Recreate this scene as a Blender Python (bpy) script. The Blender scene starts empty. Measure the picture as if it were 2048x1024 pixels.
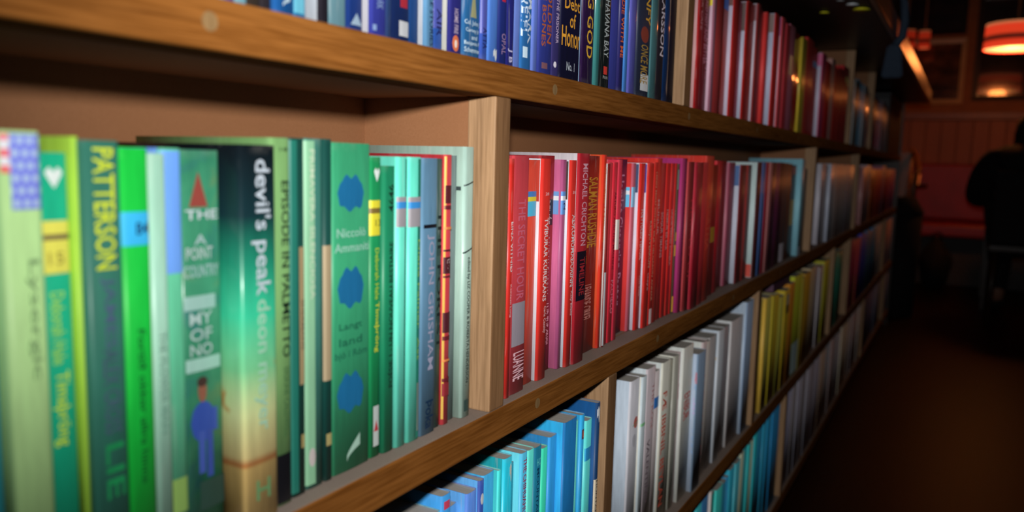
import bpy, bmesh, math, random
from mathutils import Vector, Matrix
SC = bpy.context.scene
COL = SC.collection
U = 0.32                      # camera to shelf-front distance, the unit the bookcase was measured in
EYE = Vector((0.0, -U, 0.85))
# ------------------------------------------------------------------ camera
cam_d = bpy.data.cameras.new('camera'); cam = bpy.data.objects.new('camera', cam_d); COL.objects.link(cam)
cx = Vector((0.49591, -0.86800, 0.025326)); cy = Vector((0.091997, 0.081516, 0.992417)); cz = Vector((-0.863485, -0.489823, 0.120279))
cam.matrix_world = Matrix(((cx.x, cy.x, cz.x, EYE.x), (cx.y, cy.y, cz.y, EYE.y), (cx.z, cy.z, cz.z, EYE.z), (0, 0, 0, 1)))
cam_d.sensor_width = 36; cam_d.lens = 27.883; cam_d.clip_start = 0.02
cam_d.dof.use_dof = True; cam_d.dof.focus_distance = 0.76; cam_d.dof.aperture_fstop = 4.6
SC.camera = cam
# ------------------------------------------------------------------ world, view, big lights
w = bpy.data.worlds.new('World'); SC.world = w; w.use_nodes = True
bg = w.node_tree.nodes['Background']; bg.inputs[0].default_value = (1.0, 0.45, 0.2, 1); bg.inputs[1].default_value = 0.004
SC.view_settings.view_transform = 'Standard'; SC.view_settings.look = 'None'; SC.view_settings.gamma = 1
SC.view_settings.use_curve_mapping = False; SC.view_settings.exposure = 0.0
def light(name, kind, loc, power, color, rot=None, **kw):
    l = bpy.data.lights.new(name, kind); l.energy = power; l.color = color
    for k, v in kw.items(): setattr(l, k, v)
    o = bpy.data.objects.new(name, l); COL.objects.link(o); o.location = loc
    if rot is not None: o.rotation_euler = rot
    return o
# the camera's flash, 9 cm above the lens, throwing its beam down the aisle
light('camera_flash', 'SPOT', (EYE.x, EYE.y, EYE.z + 0.094), 36.0, (1.0, 0.98, 0.97), Vector((1, 0, 0)).to_track_quat('-Z', 'Z').to_euler(),
      spot_size=math.radians(152), spot_blend=1.0, shadow_soft_size=0.014)
# pendant lamps of the room (table bulb by its lamp object below; bar bulbs unseen, without lamp objects)
light('table_pendant_bulb', 'POINT', (5.8, -0.50, 1.56), 6.5, (1.0, 0.27, 0.06), shadow_soft_size=0.07, specular_factor=.25)
light('bar_pendant_bulb', 'POINT', (3.3, -0.32, 1.75), .8, (1.0, 0.33, 0.09), shadow_soft_size=0.04, specular_factor=.4)
light('bar_pendant_bulb', 'POINT', (3.0, -0.6, 1.95), .4, (1.0, 0.33, 0.09), shadow_soft_size=0.04, specular_factor=.5)
# ------------------------------------------------------------------ materials
def mat(name, rough=0.5, spec=0.5, coat=0.0, coat_rough=0.1):
    m = bpy.data.materials.new(name); m.use_nodes = True
    nt = m.node_tree; p = nt.nodes['Principled BSDF']
    p.inputs['Roughness'].default_value = rough; p.inputs['Specular IOR Level'].default_value = spec
    p.inputs['Coat Weight'].default_value = coat; p.inputs['Coat Roughness'].default_value = coat_rough
    return m, nt, p
def N(nt, t, **kw):
    n = nt.nodes.new(t)
    for k, v in kw.items():
        if k in n.inputs: n.inputs[k].default_value = v
        else: setattr(n, k, v)
    return n
def noise(nt, vec, scale, detail=4, rough=0.6, dist=0.0):
    n = N(nt, 'ShaderNodeTexNoise'); n.inputs['Scale'].default_value = scale; n.inputs['Detail'].default_value = detail
    n.inputs['Roughness'].default_value = rough; n.inputs['Distortion'].default_value = dist
    nt.links.new(vec, n.inputs['Vector']); return n
def mapping(nt, src, sc=(1, 1, 1)):
    m = N(nt, 'ShaderNodeMapping'); m.inputs['Scale'].default_value = sc; nt.links.new(src, m.inputs['Vector']); return m.outputs[0]
def ramp(nt, fac, stops):
    r = N(nt, 'ShaderNodeValToRGB'); cr = r.color_ramp
    while len(cr.elements) < len(stops): cr.elements.new(0.5)
    for e, (p_, c_) in zip(cr.elements, stops):
        e.position = p_; e.color = (*c_, 1) if len(c_) == 3 else c_
    nt.links.new(fac, r.inputs[0]); return r.outputs[0]
def mix(nt, fac, a, b, mode='MIX'):
    m = N(nt, 'ShaderNodeMix', data_type='RGBA', blend_type=mode)
    for sock, v in ((m.inputs[0], fac), (m.inputs[6], a), (m.inputs[7], b)):
        if hasattr(v, 'links') or isinstance(v, bpy.types.NodeSocket): nt.links.new(v, sock)
        elif isinstance(v, (int, float)): sock.default_value = v
        else: sock.default_value = (*v, 1)
    return m.outputs[2]
def bump(nt, p, h, strength=0.2, dist=0.001):
    b = N(nt, 'ShaderNodeBump'); b.inputs['Strength'].default_value = strength; b.inputs['Distance'].default_value = dist
    nt.links.new(h, b.inputs['Height']); nt.links.new(b.outputs[0], p.inputs['Normal'])
def math_(nt, op, a, b=0.0, clamp=False):
    m = N(nt, 'ShaderNodeMath', operation=op, use_clamp=clamp)
    for i, v in enumerate((a, b)):
        if isinstance(v, bpy.types.NodeSocket): nt.links.new(v, m.inputs[i])
        else: m.inputs[i].default_value = v
    return m.outputs[0]
def tinted(name, rough=0.35, coat=0.3, coat_rough=0.15, wear=0.5, streak=0.25, special=None, spec=0.35):
    """printed card: base tint comes from the colour stored on the faces, worn by noise"""
    m, nt, p = mat(name, rough, spec, coat, coat_rough)
    at = N(nt, 'ShaderNodeAttribute', attribute_name='tint'); tc = N(nt, 'ShaderNodeTexCoord'); oi = N(nt, 'ShaderNodeObjectInfo')
    col = at.outputs['Color']
    off = N(nt, 'ShaderNodeVectorMath', operation='ADD'); nt.links.new(tc.outputs['Object'], off.inputs[0])
    rv = N(nt, 'ShaderNodeCombineXYZ'); nt.links.new(oi.outputs['Random'], rv.inputs[0]); nt.links.new(oi.outputs['Random'], rv.inputs[1])
    sc_ = N(nt, 'ShaderNodeVectorMath', operation='SCALE'); nt.links.new(rv.outputs[0], sc_.inputs[0]); sc_.inputs['Scale'].default_value = 9.0
    nt.links.new(sc_.outputs[0], off.inputs[1]); vec = off.outputs[0]
    n1 = noise(nt, mapping(nt, vec, (1, 1, .12)), 260, 3)
    n2 = noise(nt, vec, 45, 5)
    if special == 'peak':
        z = N(nt, 'ShaderNodeSeparateXYZ'); nt.links.new(tc.outputs['Generated'], z.inputs[0])
        col = ramp(nt, z.outputs[2], [(0.0, (.85, .60, .22)), (0.155, (.85, .58, .20)), (0.165, (.62, .20, .05)), (0.185, (.85, .70, .30)), (0.30, (.66, .74, .34)),
                                      (0.42, (.16, .50, .24)), (0.56, (.03, .42, .23)), (0.70, (.008, .17, .10)), (0.82, (.004, .02, .025)), (1.0, (.003, .006, .009))])
        leaf = ramp(nt, noise(nt, vec, 32, 3).outputs[0], [(.60, (0, 0, 0)), (.66, (1, 1, 1))])
        band = ramp(nt, z.outputs[2], [(.18, (0, 0, 0)), (.24, (1, 1, 1)), (.36, (1, 1, 1)), (.45, (0, 0, 0))])
        col = mix(nt, math_(nt, 'MULTIPLY', leaf, band), col, (.50, .22, .04))
    if special == 'collage':
        pal = ramp(nt, noise(nt, vec, 30, 3, .5, 1.0).outputs[0], [(.3, (.02, .05, .14)), (.45, (.03, .16, .09)), (.58, (.05, .22, .12)), (.7, (.16, .2, .06))])
        col = mix(nt, .45, col, pal)
    f = math_(nt, 'MULTIPLY_ADD', n1.outputs[0], streak * 2); f.node.inputs[2].default_value = 1 - streak
    mul = N(nt, 'ShaderNodeVectorMath', operation='SCALE'); nt.links.new(col, mul.inputs[0]); nt.links.new(f, mul.inputs['Scale'])
    g = N(nt, 'ShaderNodeSeparateXYZ'); nt.links.new(tc.outputs['Generated'], g.inputs[0])
    ez = math_(nt, 'ABSOLUTE', math_(nt, 'SUBTRACT', g.outputs[2], .5)); e1 = math_(nt, 'MULTIPLY_ADD', ez, 22); e1.node.inputs[2].default_value = -10.4
    ex_ = math_(nt, 'ABSOLUTE', math_(nt, 'SUBTRACT', g.outputs[0], .5)); e2 = math_(nt, 'MULTIPLY_ADD', ex_, 8); e2.node.inputs[2].default_value = -3.75
    front = math_(nt, 'LESS_THAN', g.outputs[1], .02)
    e2 = math_(nt, 'MULTIPLY', math_(nt, 'MAXIMUM', e2, 0), front)
    e = math_(nt, 'MAXIMUM', math_(nt, 'MAXIMUM', e1, 0), e2, True)
    wn = ramp(nt, n2.outputs[0], [(.5, (0, 0, 0)), (.62, (1, 1, 1))])
    fac = math_(nt, 'MULTIPLY', math_(nt, 'MULTIPLY', e, wn), wear)
    if special == 'creased':
        cr = noise(nt, mapping(nt, vec, (1, 1, .05)), 420, 2)
        cf = ramp(nt, cr.outputs[0], [(.60, (0, 0, 0)), (.66, (1, 1, 1))]); fac = math_(nt, 'MAXIMUM', fac, math_(nt, 'MULTIPLY', cf, .6))
    worn = N(nt, 'ShaderNodeVectorMath', operation='MULTIPLY_ADD')
    nt.links.new(mul.outputs[0], worn.inputs[0]); worn.inputs[1].default_value = (.7, .7, .7); worn.inputs[2].default_value = (.16, .155, .14)
    nt.links.new(mix(nt, fac, mul.outputs[0], worn.outputs[0]), p.inputs['Base Color'])
    bump(nt, p, n1.outputs[0], .12, .0006)
    return m
M = {}
M['g'] = tinted('printed card', .55, .16, .33)
M['w'] = tinted('creased printed card', .45, .2, .3, special='creased')
M['s'] = tinted('plastic sleeved card', .3, 1.0, .09, streak=.3)
M['c'] = tinted('illustrated card', .4, .3, .2, special='collage')
M['peak'] = tinted('gradient printed card', .4, .3, .2, special='peak')
M['ink'] = tinted('printing ink', .5, .2, .3, wear=0, streak=.15)
def dots_mat():
    m, nt, p = mat('dotted sticker', .5); tc = N(nt, 'ShaderNodeTexCoord')
    at = N(nt, 'ShaderNodeAttribute', attribute_name='tint')
    g = N(nt, 'ShaderNodeSeparateXYZ'); nt.links.new(tc.outputs['Generated'], g.inputs[0])
    X_ = math_(nt, 'MULTIPLY', g.outputs[0], 3.2); Z_ = math_(nt, 'MULTIPLY', g.outputs[2], 6.0)
    row = math_(nt, 'FLOOR', Z_); sh = math_(nt, 'MULTIPLY', math_(nt, 'MODULO', row, 2.0), .5)
    fx = math_(nt, 'SUBTRACT', math_(nt, 'FRACT', math_(nt, 'ADD', X_, sh)), .5); fz = math_(nt, 'SUBTRACT', math_(nt, 'FRACT', Z_), .5)
    d2 = math_(nt, 'ADD', math_(nt, 'MULTIPLY', fx, fx), math_(nt, 'MULTIPLY', fz, fz))
    c = ramp(nt, d2, [(.0, (.50, .66, .85)), (.08, (.46, .62, .85)), (.13, (.2, .24, .82))])
    nt.links.new(c, p.inputs['Base Color']); return m
M['dots'] = dots_mat()
def pages_mat():
    m, nt, p = mat('page edges', .85, .2); tc = N(nt, 'ShaderNodeTexCoord')
    n = noise(nt, mapping(nt, tc.outputs['Object'], (1, .02, .02)), 2600, 2)
    n2 = noise(nt, tc.outputs['Object'], 30, 4)
    c = ramp(nt, n.outputs[0], [(.3, (.27, .25, .22)), (.7, (.50, .46, .41))])
    nt.links.new(mix(nt, n2.outputs[0], c, (.34, .31, .27)), p.inputs['Base Color']); bump(nt, p, n.outputs[0], .25, .0005); return m
M['pages'] = pages_mat()
def wood(name, dark, mid, light_, axis, rough=.5, scale=1.0, coat=0.0, grain=1.0, spec=.25):
    m, nt, p = mat(name, rough, spec, coat, .3); tc = N(nt, 'ShaderNodeTexCoord')
    sc_ = [14 * scale] * 3; sc_[axis] = .9 * scale
    v = mapping(nt, tc.outputs['Object'], sc_)
    big = noise(nt, v, 2.2, 3, .55, .8); fine_s = [260.0] * 3; fine_s[axis] = 11
    fine = noise(nt, mapping(nt, tc.outputs['Object'], fine_s), 1.6, 3, .6, .3)
    a = ramp(nt, big.outputs[0], [(.25, dark), (.5, mid), (.78, light_)])
    b = ramp(nt, fine.outputs[0], [(.35, tuple(c * .62 for c in mid)), (.62, light_)])
    nt.links.new(mix(nt, .42 * grain, a, b), p.inputs['Base Color']); bump(nt, p, fine.outputs[0], .25, .0006); return m
M['shelf_oak'] = wood('stained oak shelf edge', (.055, .015, .002), (.155, .052, .008), (.29, .115, .026), 0, .75, spec=.04)
M['lip_oak'] = wood('pale oak upright edging', (.19, .105, .05), (.31, .18, .088), (.44, .27, .145), 2, .55)
M['lip_front'] = wood('brown oak upright front', (.11, .05, .02), (.19, .095, .04), (.26, .14, .065), 2, .5)
M['plug'] = wood('pale wood plug', (.16, .09, .035), (.20, .12, .05), (.24, .15, .065), 1)
M['dark_wood'] = wood('dark stained wood', (.008, .004, .002), (.02, .009, .004), (.035, .016, .007), 0, .45, coat=.2)
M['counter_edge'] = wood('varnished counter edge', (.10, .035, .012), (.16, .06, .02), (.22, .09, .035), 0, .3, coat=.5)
def mdf(name, c1, c2, rough=.7):
    m, nt, p = mat(name, rough, .3); tc = N(nt, 'ShaderNodeTexCoord')
    a = noise(nt, tc.outputs['Object'], 9, 4); b = noise(nt, tc.outputs['Object'], 700, 2)
    nt.links.new(mix(nt, math_(nt, 'MULTIPLY', a.outputs[0], b.outputs[0]), c1, c2), p.inputs['Base Color']); bump(nt, p, b.outputs[0], .1, .0003); return m
M['mdf'] = mdf('brown fibreboard', (.22, .092, .036), (.33, .155, .072))
M['dust'] = mdf('dusty shelf board', (.16, .12, .095), (.30, .25, .21))
def plain(name, c, rough=.6, var=.3, scale=12, coat=0, spec=.4, emit=None, estr=0):
    m, nt, p = mat(name, rough, spec, coat); tc = N(nt, 'ShaderNodeTexCoord'); n = noise(nt, tc.outputs['Object'], scale, 4)
    nt.links.new(mix(nt, n.outputs[0], tuple(v * (1 - var) for v in c), tuple(min(1, v * (1 + var)) for v in c)), p.inputs['Base Color'])
    if emit: p.inputs['Emission Color'].default_value = (*emit, 1); p.inputs['Emission Strength'].default_value = estr
    return m
# ------------------------------------------------------------------ mesh helpers
def link(name, me, m, parent=None, loc=None):
    o = bpy.data.objects.new(name, me); COL.objects.link(o)
    for x in (m if isinstance(m, (list, tuple)) else [m]):
        if x: me.materials.append(x)
    if parent: o.parent = parent
    if loc is not None: o.location = loc
    return o
def tag(o, label, cat, group=None):
    o['label'] = label; o['category'] = cat
    if group: o['group'] = group
    return o
def structure(o): o['kind'] = 'structure'; return o
def empty(name, loc, label=None, cat=None, group=None):
    o = bpy.data.objects.new(name, None); COL.objects.link(o); o.location = loc; o.empty_display_size = .02
    if label: tag(o, label, cat, group)
    return o
def tint(me, cols):
    at = me.color_attributes.new('tint', 'FLOAT_COLOR', 'CORNER')
    for p in me.polygons:
        c = cols(p) if callable(cols) else cols
        for li in p.loop_indices: at.data[li].color = (*c, 1)
def box(x0, x1, y0, y1, z0, z1, bevel=0.0, seg=2):
    bm = bmesh.new(); bmesh.ops.create_cube(bm, size=1)
    for v in bm.verts: v.co = Vector((x0 + (v.co.x + .5) * (x1 - x0), y0 + (v.co.y + .5) * (y1 - y0), z0 + (v.co.z + .5) * (z1 - z0)))
    if bevel: bmesh.ops.bevel(bm, geom=bm.edges[:], offset=bevel, segments=seg, affect='EDGES', profile=.6)
    me = bpy.data.meshes.new('m'); bm.to_mesh(me); bm.free(); return me
def lathe(pts, n=48, close=False):
    vs = []; fs = []
    for r, z in pts:
        for k in range(n):
            a = 2 * math.pi * k / n; vs.append((r * math.cos(a), r * math.sin(a), z))
    for i in range(len(pts) - 1):
        for k in range(n):
            k2 = (k + 1) % n; fs.append((i * n + k, i * n + k2, (i + 1) * n + k2, (i + 1) * n + k))
    if close:
        fs.append(tuple(range(n - 1, -1, -1))); fs.append(tuple((len(pts) - 1) * n + k for k in range(n)))
    me = bpy.data.meshes.new('m'); me.from_pydata(vs, [], fs); me.update()
    for p in me.polygons: p.use_smooth = len(p.vertices) == 4
    return me
def tube(pts, rad, n=8):
    bm = bmesh.new(); rings = []
    P = [Vector(p) for p in pts]
    for i, p in enumerate(P):
        t = (P[min(i + 1, len(P) - 1)] - P[max(i - 1, 0)]).normalized(); a = t.orthogonal().normalized(); b = t.cross(a)
        r = rad[i] if isinstance(rad, (list, tuple)) else rad
        rings.append([bm.verts.new(p + (a * math.cos(2 * math.pi * k / n) + b * math.sin(2 * math.pi * k / n)) * r) for k in range(n)])
    for i in range(len(P) - 1):
        for k in range(n): bm.faces.new((rings[i][k], rings[i][(k + 1) % n], rings[i + 1][(k + 1) % n], rings[i + 1][k]))
    bm.faces.new(rings[0][::-1]); bm.faces.new(rings[-1])
    me = bpy.data.meshes.new('m'); bmesh.ops.recalc_face_normals(bm, faces=bm.faces[:]); bm.to_mesh(me); bm.free()
    for p in me.polygons: p.use_smooth = True
    return me
# ------------------------------------------------------------------ the bookcase
Z0 = 0.85
SHELF = {'A': (.152, .232), 'B': (-.725, -.638), 'C': (-1.632, -1.545), 'D': (-2.49, -2.40)}
ROOF = {'A': 1.105, 'B': .152, 'C': -.725, 'D': -1.632}
XL, XR = -.2, 14.95
DEPTH = .412
bc = empty('bookcase', (0, 0, 0), 'long oak edged bookcase of brown board built under the bar counter', 'bookcase')
def zz(v): return Z0 + v * U
for r, (a, b) in SHELF.items():
    me = box(XL * U, XR * U, .082 * U, DEPTH * U, zz(a), zz(b))
    s = link('shelf_board', me, [M['mdf'], M['dust']], bc)
    for f in me.polygons: f.material_index = 1 if f.normal.z > .9 else 0
    me = box(XL * U, XR * U, 0, .081 * U, zz(a), zz(b), .0022, 3)
    link('shelf_edge', me, [M['shelf_oak'], M['dust']], s)
    for f in me.polygons: f.material_index = 1 if f.normal.z > .9 else 0
    xs = {'A': [.831, 1.978, 3.191, 4.4, 5.6, 6.8, 8.0, 9.2], 'B': [.75, 1.930, 2.935, 4.1, 5.3, 6.5], 'C': [2.4, 3.3, 4.5, 5.7], 'D': [3.3, 4.8]}[r]
    for x in xs:
        zc = (a + b) / 2 + .002
        c = lathe([(.0001, 0), (.0047, .00005)], 24)
        o = link('wood_plug', c, M['plug'], s, (x * U, -.0001, zz(zc))); o.rotation_euler = (-math.pi / 2, 0, 0)
link('back_panel', box(XL * U, XR * U, DEPTH * U, DEPTH * U + .012, zz(-2.6), zz(1.1)), M['mdf'], bc)
DIV = {'A': [(3.12, 3.2), (8.2, 8.28), (10.1, 10.18)], 'B': [(1.67, 1.742), (6.38, 6.455), (9.13, 9.21)], 'C': [(2.455, 2.53), (4.72, 4.795), (7.8, 7.88), (8.98, 9.06), (13.2, 13.28)], 'D': [(5.83, 5.905), (10.9, 10.98), (13.9, 13.98)]}
for r, lst in DIV.items():
    for (p, q) in lst:
        zb, zt = zz(SHELF[r][1]), zz(ROOF[r])
        dv = link('upright_divider', box(p * U + .0006, q * U - .0006, .083 * U, DEPTH * U, zb, zt), M['mdf'], bc)
        me = box(p * U, q * U, .0005, .083 * U, zb, zt, .0016, 2)
        o = link('oak_edging', me, [M['lip_oak'], M['lip_front']], dv)
        for f in me.polygons: f.material_index = 1 if f.normal.y < -.8 else 0
link('end_panel', box(XR * U, XR * U + .022, 0, DEPTH * U + .012, 0.0, zz(1.1)), M['dark_wood'], bc)
link('end_panel', box(XL * U - .022, XL * U, 0, DEPTH * U + .012, 0.0, zz(1.1)), M['dark_wood'], bc)
link('plinth', box(XL * U, XR * U, .02, .04, 0.0, zz(-2.49)), M['dark_wood'], bc)
# bar counter top over the bookcase
ct = empty('bar_counter_top', (0, 0, zz(1.105)), 'dark bar counter top overhanging the bookcase, its front edge lamp lit', 'counter')
link('counter_slab', box(XL * U - .05, 4.83, -.108, .32, 0.002, .06, .002), M['dark_wood'], ct)
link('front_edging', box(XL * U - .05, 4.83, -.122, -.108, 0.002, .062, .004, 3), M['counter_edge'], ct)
# ------------------------------------------------------------------ books
R_ = .0022
def corner(x, w_, r):
    d = min(x, w_ - x)
    return r - math.sqrt(max(0, r * r - (r - d) ** 2)) if d < r else 0.0
def prof(x, w_, r, b): return corner(x, w_, r) + b * (2 * x / w_ - 1) ** 2
def cover_mesh(w_, h, dep, sp, cv, r, b, t=.0006):
    xs = [0, .06, .2, .45, .8] ; xs = [v * r for v in xs] + [r + (w_ - 2 * r) * k / 6 for k in range(7)]
    xs += [w_ - v for v in reversed(xs[:5])]
    out = [(0, dep), (0, r + .004)] + [(x, prof(x, w_, r, b)) for x in xs] + [(w_, r + .004), (w_, dep)]
    inn = []
    for (x, y) in out:
        xi = min(max(x, t), w_ - t); inn.append((xi, y if y > r + .003 else y + t + (.0 if t < x < w_ - t else .0006)))
    n = len(out); vs = []
    for z in (0, h):
        vs += [(x, y, z) for x, y in out] + [(x, y, z) for x, y in inn]
    fs = []; kind = []
    H = 2 * n
    for i in range(n - 1):
        fs.append((i, i + 1, H + i + 1, H + i)); kind.append(1 if i < 2 else 0)
        fs.append((n + i + 1, n + i, H + n + i, H + n + i + 1)); kind.append(2)
        fs.append((i + 1, i, n + i, n + i + 1)); kind.append(2)
        fs.append((H + i, H + i + 1, H + n + i + 1, H + n + i)); kind.append(2)
    fs.append((0, H, H + n, n)); fs.append((n - 1, 2 * n - 1, H + 2 * n - 1, H + n - 1)); kind += [2, 2]
    me = bpy.data.meshes.new('cover'); me.from_pydata(vs, [], fs); me.update()
    pale = tuple(.5 * v + .12 for v in sp)
    for p in me.polygons: p.use_smooth = kind[p.index] < 2
    tint(me, lambda p: cv if kind[p.index] == 1 else (sp if kind[p.index] == 0 else pale))
    return me, inn
def pages_mesh(w_, h, dep, inn, top):
    g = .0002
    pts = [(min(max(x, .0009), w_ - .0009), y + g) for x, y in inn]
    pts[0] = (pts[0][0], dep - .0012); pts[-1] = (pts[-1][0], dep - .0012)
    n = len(pts); vs = [(x, y, .0006) for x, y in pts] + [(x, y, h - top) for x, y in pts]
    fs = [(i, i + 1, n + i + 1, n + i) for i in range(n - 1)] + [(n - 1, 0, n, 2 * n - 1), tuple(range(n - 1, -1, -1)), tuple(range(n, 2 * n))]
    me = bpy.data.meshes.new('pages'); me.from_pydata(vs, [], fs); me.update(); return me
def strip(w_, r, b, fun, u0, u1, off=.00022, seg=None):
    """a printed area or painted shading strip on the spine: fun(t)->(z0,z1), t in 0..1 across it, following the spine's curve"""
    seg = seg or 12; vs = []; fs = []
    for k in range(seg + 1):
        t = k / seg; x = w_ * (u0 + (u1 - u0) * t); z0, z1 = fun(t); y = prof(x, w_, r, b) - off
        if x < r * .5: y -= 0
        vs += [(x, y, z0), (x, y, z1)]
    for k in range(seg): fs.append((2 * k, 2 * k + 2, 2 * k + 3, 2 * k + 1))
    me = bpy.data.meshes.new('patch'); me.from_pydata(vs, [], fs); me.update(); return me
FCACHE = {}
def text_mesh(s, bold=True):
    key = s
    if key in FCACHE: return FCACHE[key]
    c = bpy.data.curves.new('t', 'FONT'); c.body = s; c.size = 1; c.resolution_u = 2; c.offset = .012
    o = bpy.data.objects.new('t', c); me = bpy.data.meshes.new_from_object(o)
    vs = [v.co.copy() for v in me.vertices]; fs = [tuple(p.vertices) for p in me.polygons]
    if vs:
        x0 = min(v.x for v in vs); x1 = max(v.x for v in vs); y0 = min(v.y for v in vs); y1 = max(v.y for v in vs)
        vs = [((v.x - x0) / (x1 - x0), (v.y - y0) / (y1 - y0)) for v in vs]
    bpy.data.objects.remove(o); bpy.data.curves.remove(c); bpy.data.meshes.remove(me)
    FCACHE[key] = (vs, fs); return vs, fs
def text_obj(s, mode, z0, z1, u0, u1, w_, r, b, sw=None):
    vs, fs = text_mesh(s); out = []
    for (a, c) in vs:
        if mode == 't': x = w_ * (u0 + (u1 - u0) * c); z = z1 - (z1 - z0) * a
        elif mode == 'tu': x = w_ * (u1 - (u1 - u0) * c); z = z0 + (z1 - z0) * a
        elif mode == 'h': x = w_ * (u0 + (u1 - u0) * a); z = z0 + (z1 - z0) * c
        else:
            out.append((-.0002, u0 + (u1 - u0) * a, z0 + (z1 - z0) * c)); continue
        out.append((x, prof(x, w_, r, b) - .0004, z))
    me = bpy.data.meshes.new('text'); me.from_pydata(out, [], fs); me.update(); return me
def shape_fun(kind, z0, z1):
    c = (z0 + z1) / 2; hh = (z1 - z0) / 2
    if kind == 'heart': return lambda t: (z0 + (z1 - z0) * .72 * abs(2 * t - 1) ** 1.1 + 0, z1 - (z1 - z0) * (.22 * abs(math.cos(2 * math.pi * t)) ** 2 * (1 if .1 < t < .9 else 1)))
    if kind == 'oval': return lambda t: (c - hh * math.sqrt(max(0, 1 - (2 * t - 1) ** 2)), c + hh * math.sqrt(max(0, 1 - (2 * t - 1) ** 2)))
    if kind == 'rose': return lambda t: (c - hh * (max(0, 1 - (2 * t - 1) ** 4) ** .5) * (.86 + .14 * math.cos(14 * t)), c + hh * (max(0, 1 - abs(2 * t - 1) ** 2.4) ** .5) * (.86 + .14 * math.cos(17 * t + 1)))
    if kind == 'tri': return lambda t: (z0, z0 + (z1 - z0) * (1 - abs(2 * t - 1)) + .0001)
    if kind == 'moon': return lambda t: (z0 + (z1 - z0) * (t ** .5) * .5, z0 + (z1 - z0) * (.25 + .75 * t ** .8))
    if kind == 'fig': return lambda t: (z0 + (z1 - z0) * (.0 if .35 < t < .75 else .38), z0 + (z1 - z0) * (.55 + .27 * math.exp(-((t - .5) / .22) ** 2)))
    if kind == 'torn': return lambda t: (z0 + (z1 - z0) * (.25 + .2 * math.sin(9 * t) - .2 * t), z1 - (z1 - z0) * (.12 + .1 * math.sin(13 * t + 1)))
    if kind == 'line': return lambda t: (z0 + (z1 - z0) * .75 * t, z0 + (z1 - z0) * (.25 + .75 * t))
    return lambda t: (z0, z1)
def sidepatch(y0, y1, z0, z1, seg=1):
    me = bpy.data.meshes.new('patch'); me.from_pydata([(-.0002, y0, z0), (-.0002, y0, z1), (-.0002, y1, z1), (-.0002, y1, z0)], [], [(0, 1, 2, 3)]); me.update(); return me
RNG = random.Random(11)
ORD = 'first second third fourth fifth sixth seventh eighth ninth tenth eleventh twelfth thirteenth fourteenth fifteenth sixteenth seventeenth eighteenth nineteenth twentieth'.split()
def ordinal(n):
    if n <= 20: return ORD[n - 1]
    t = {2: 'twenty', 3: 'thirty', 4: 'forty', 5: 'fifty', 6: 'sixty'}[n // 10]
    return (t + '-' + ORD[n % 10 - 1]) if n % 10 else {3: 'thirtieth', 4: 'fortieth', 5: 'fiftieth', 6: 'sixtieth'}[n // 10]
ROWN = {'A': 'top', 'B': 'second', 'C': 'third', 'D': 'lowest'}
SEC = {'green': 'green run', 'red': 'red run', 'white': 'grey run', 'far warm': 'farthest run', 'blue top': 'blue run', 'red top': 'red run', 'dark top': 'dark run', 'blue': 'blue run',
       'pale': 'white run', 'yellow': 'yellow run', 'green far': 'green pair', 'mixed far': 'mixed run', 'end': 'last run', 'blue bottom': 'blue run', 'grey bottom': 'grey run',
       'black bottom': 'black run', 'end bottom': 'last run'}
SHAPENAME = {'heart': 'heart_emblem', 'oval': 'oval_emblem', 'rose': 'rose_emblem', 'tri': 'triangle_emblem', 'moon': 'crescent_emblem', 'fig': 'figure_picture', 'torn': 'torn_patch', 'line': 'printed_line', 'sq': 'square_emblem', 'p': 'spine_label_or_shading', 'dots': 'dotted_label'}  # 'p' makes labels and also the painted light and shade strips on spines
counts = {}; labels = {}
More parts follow.
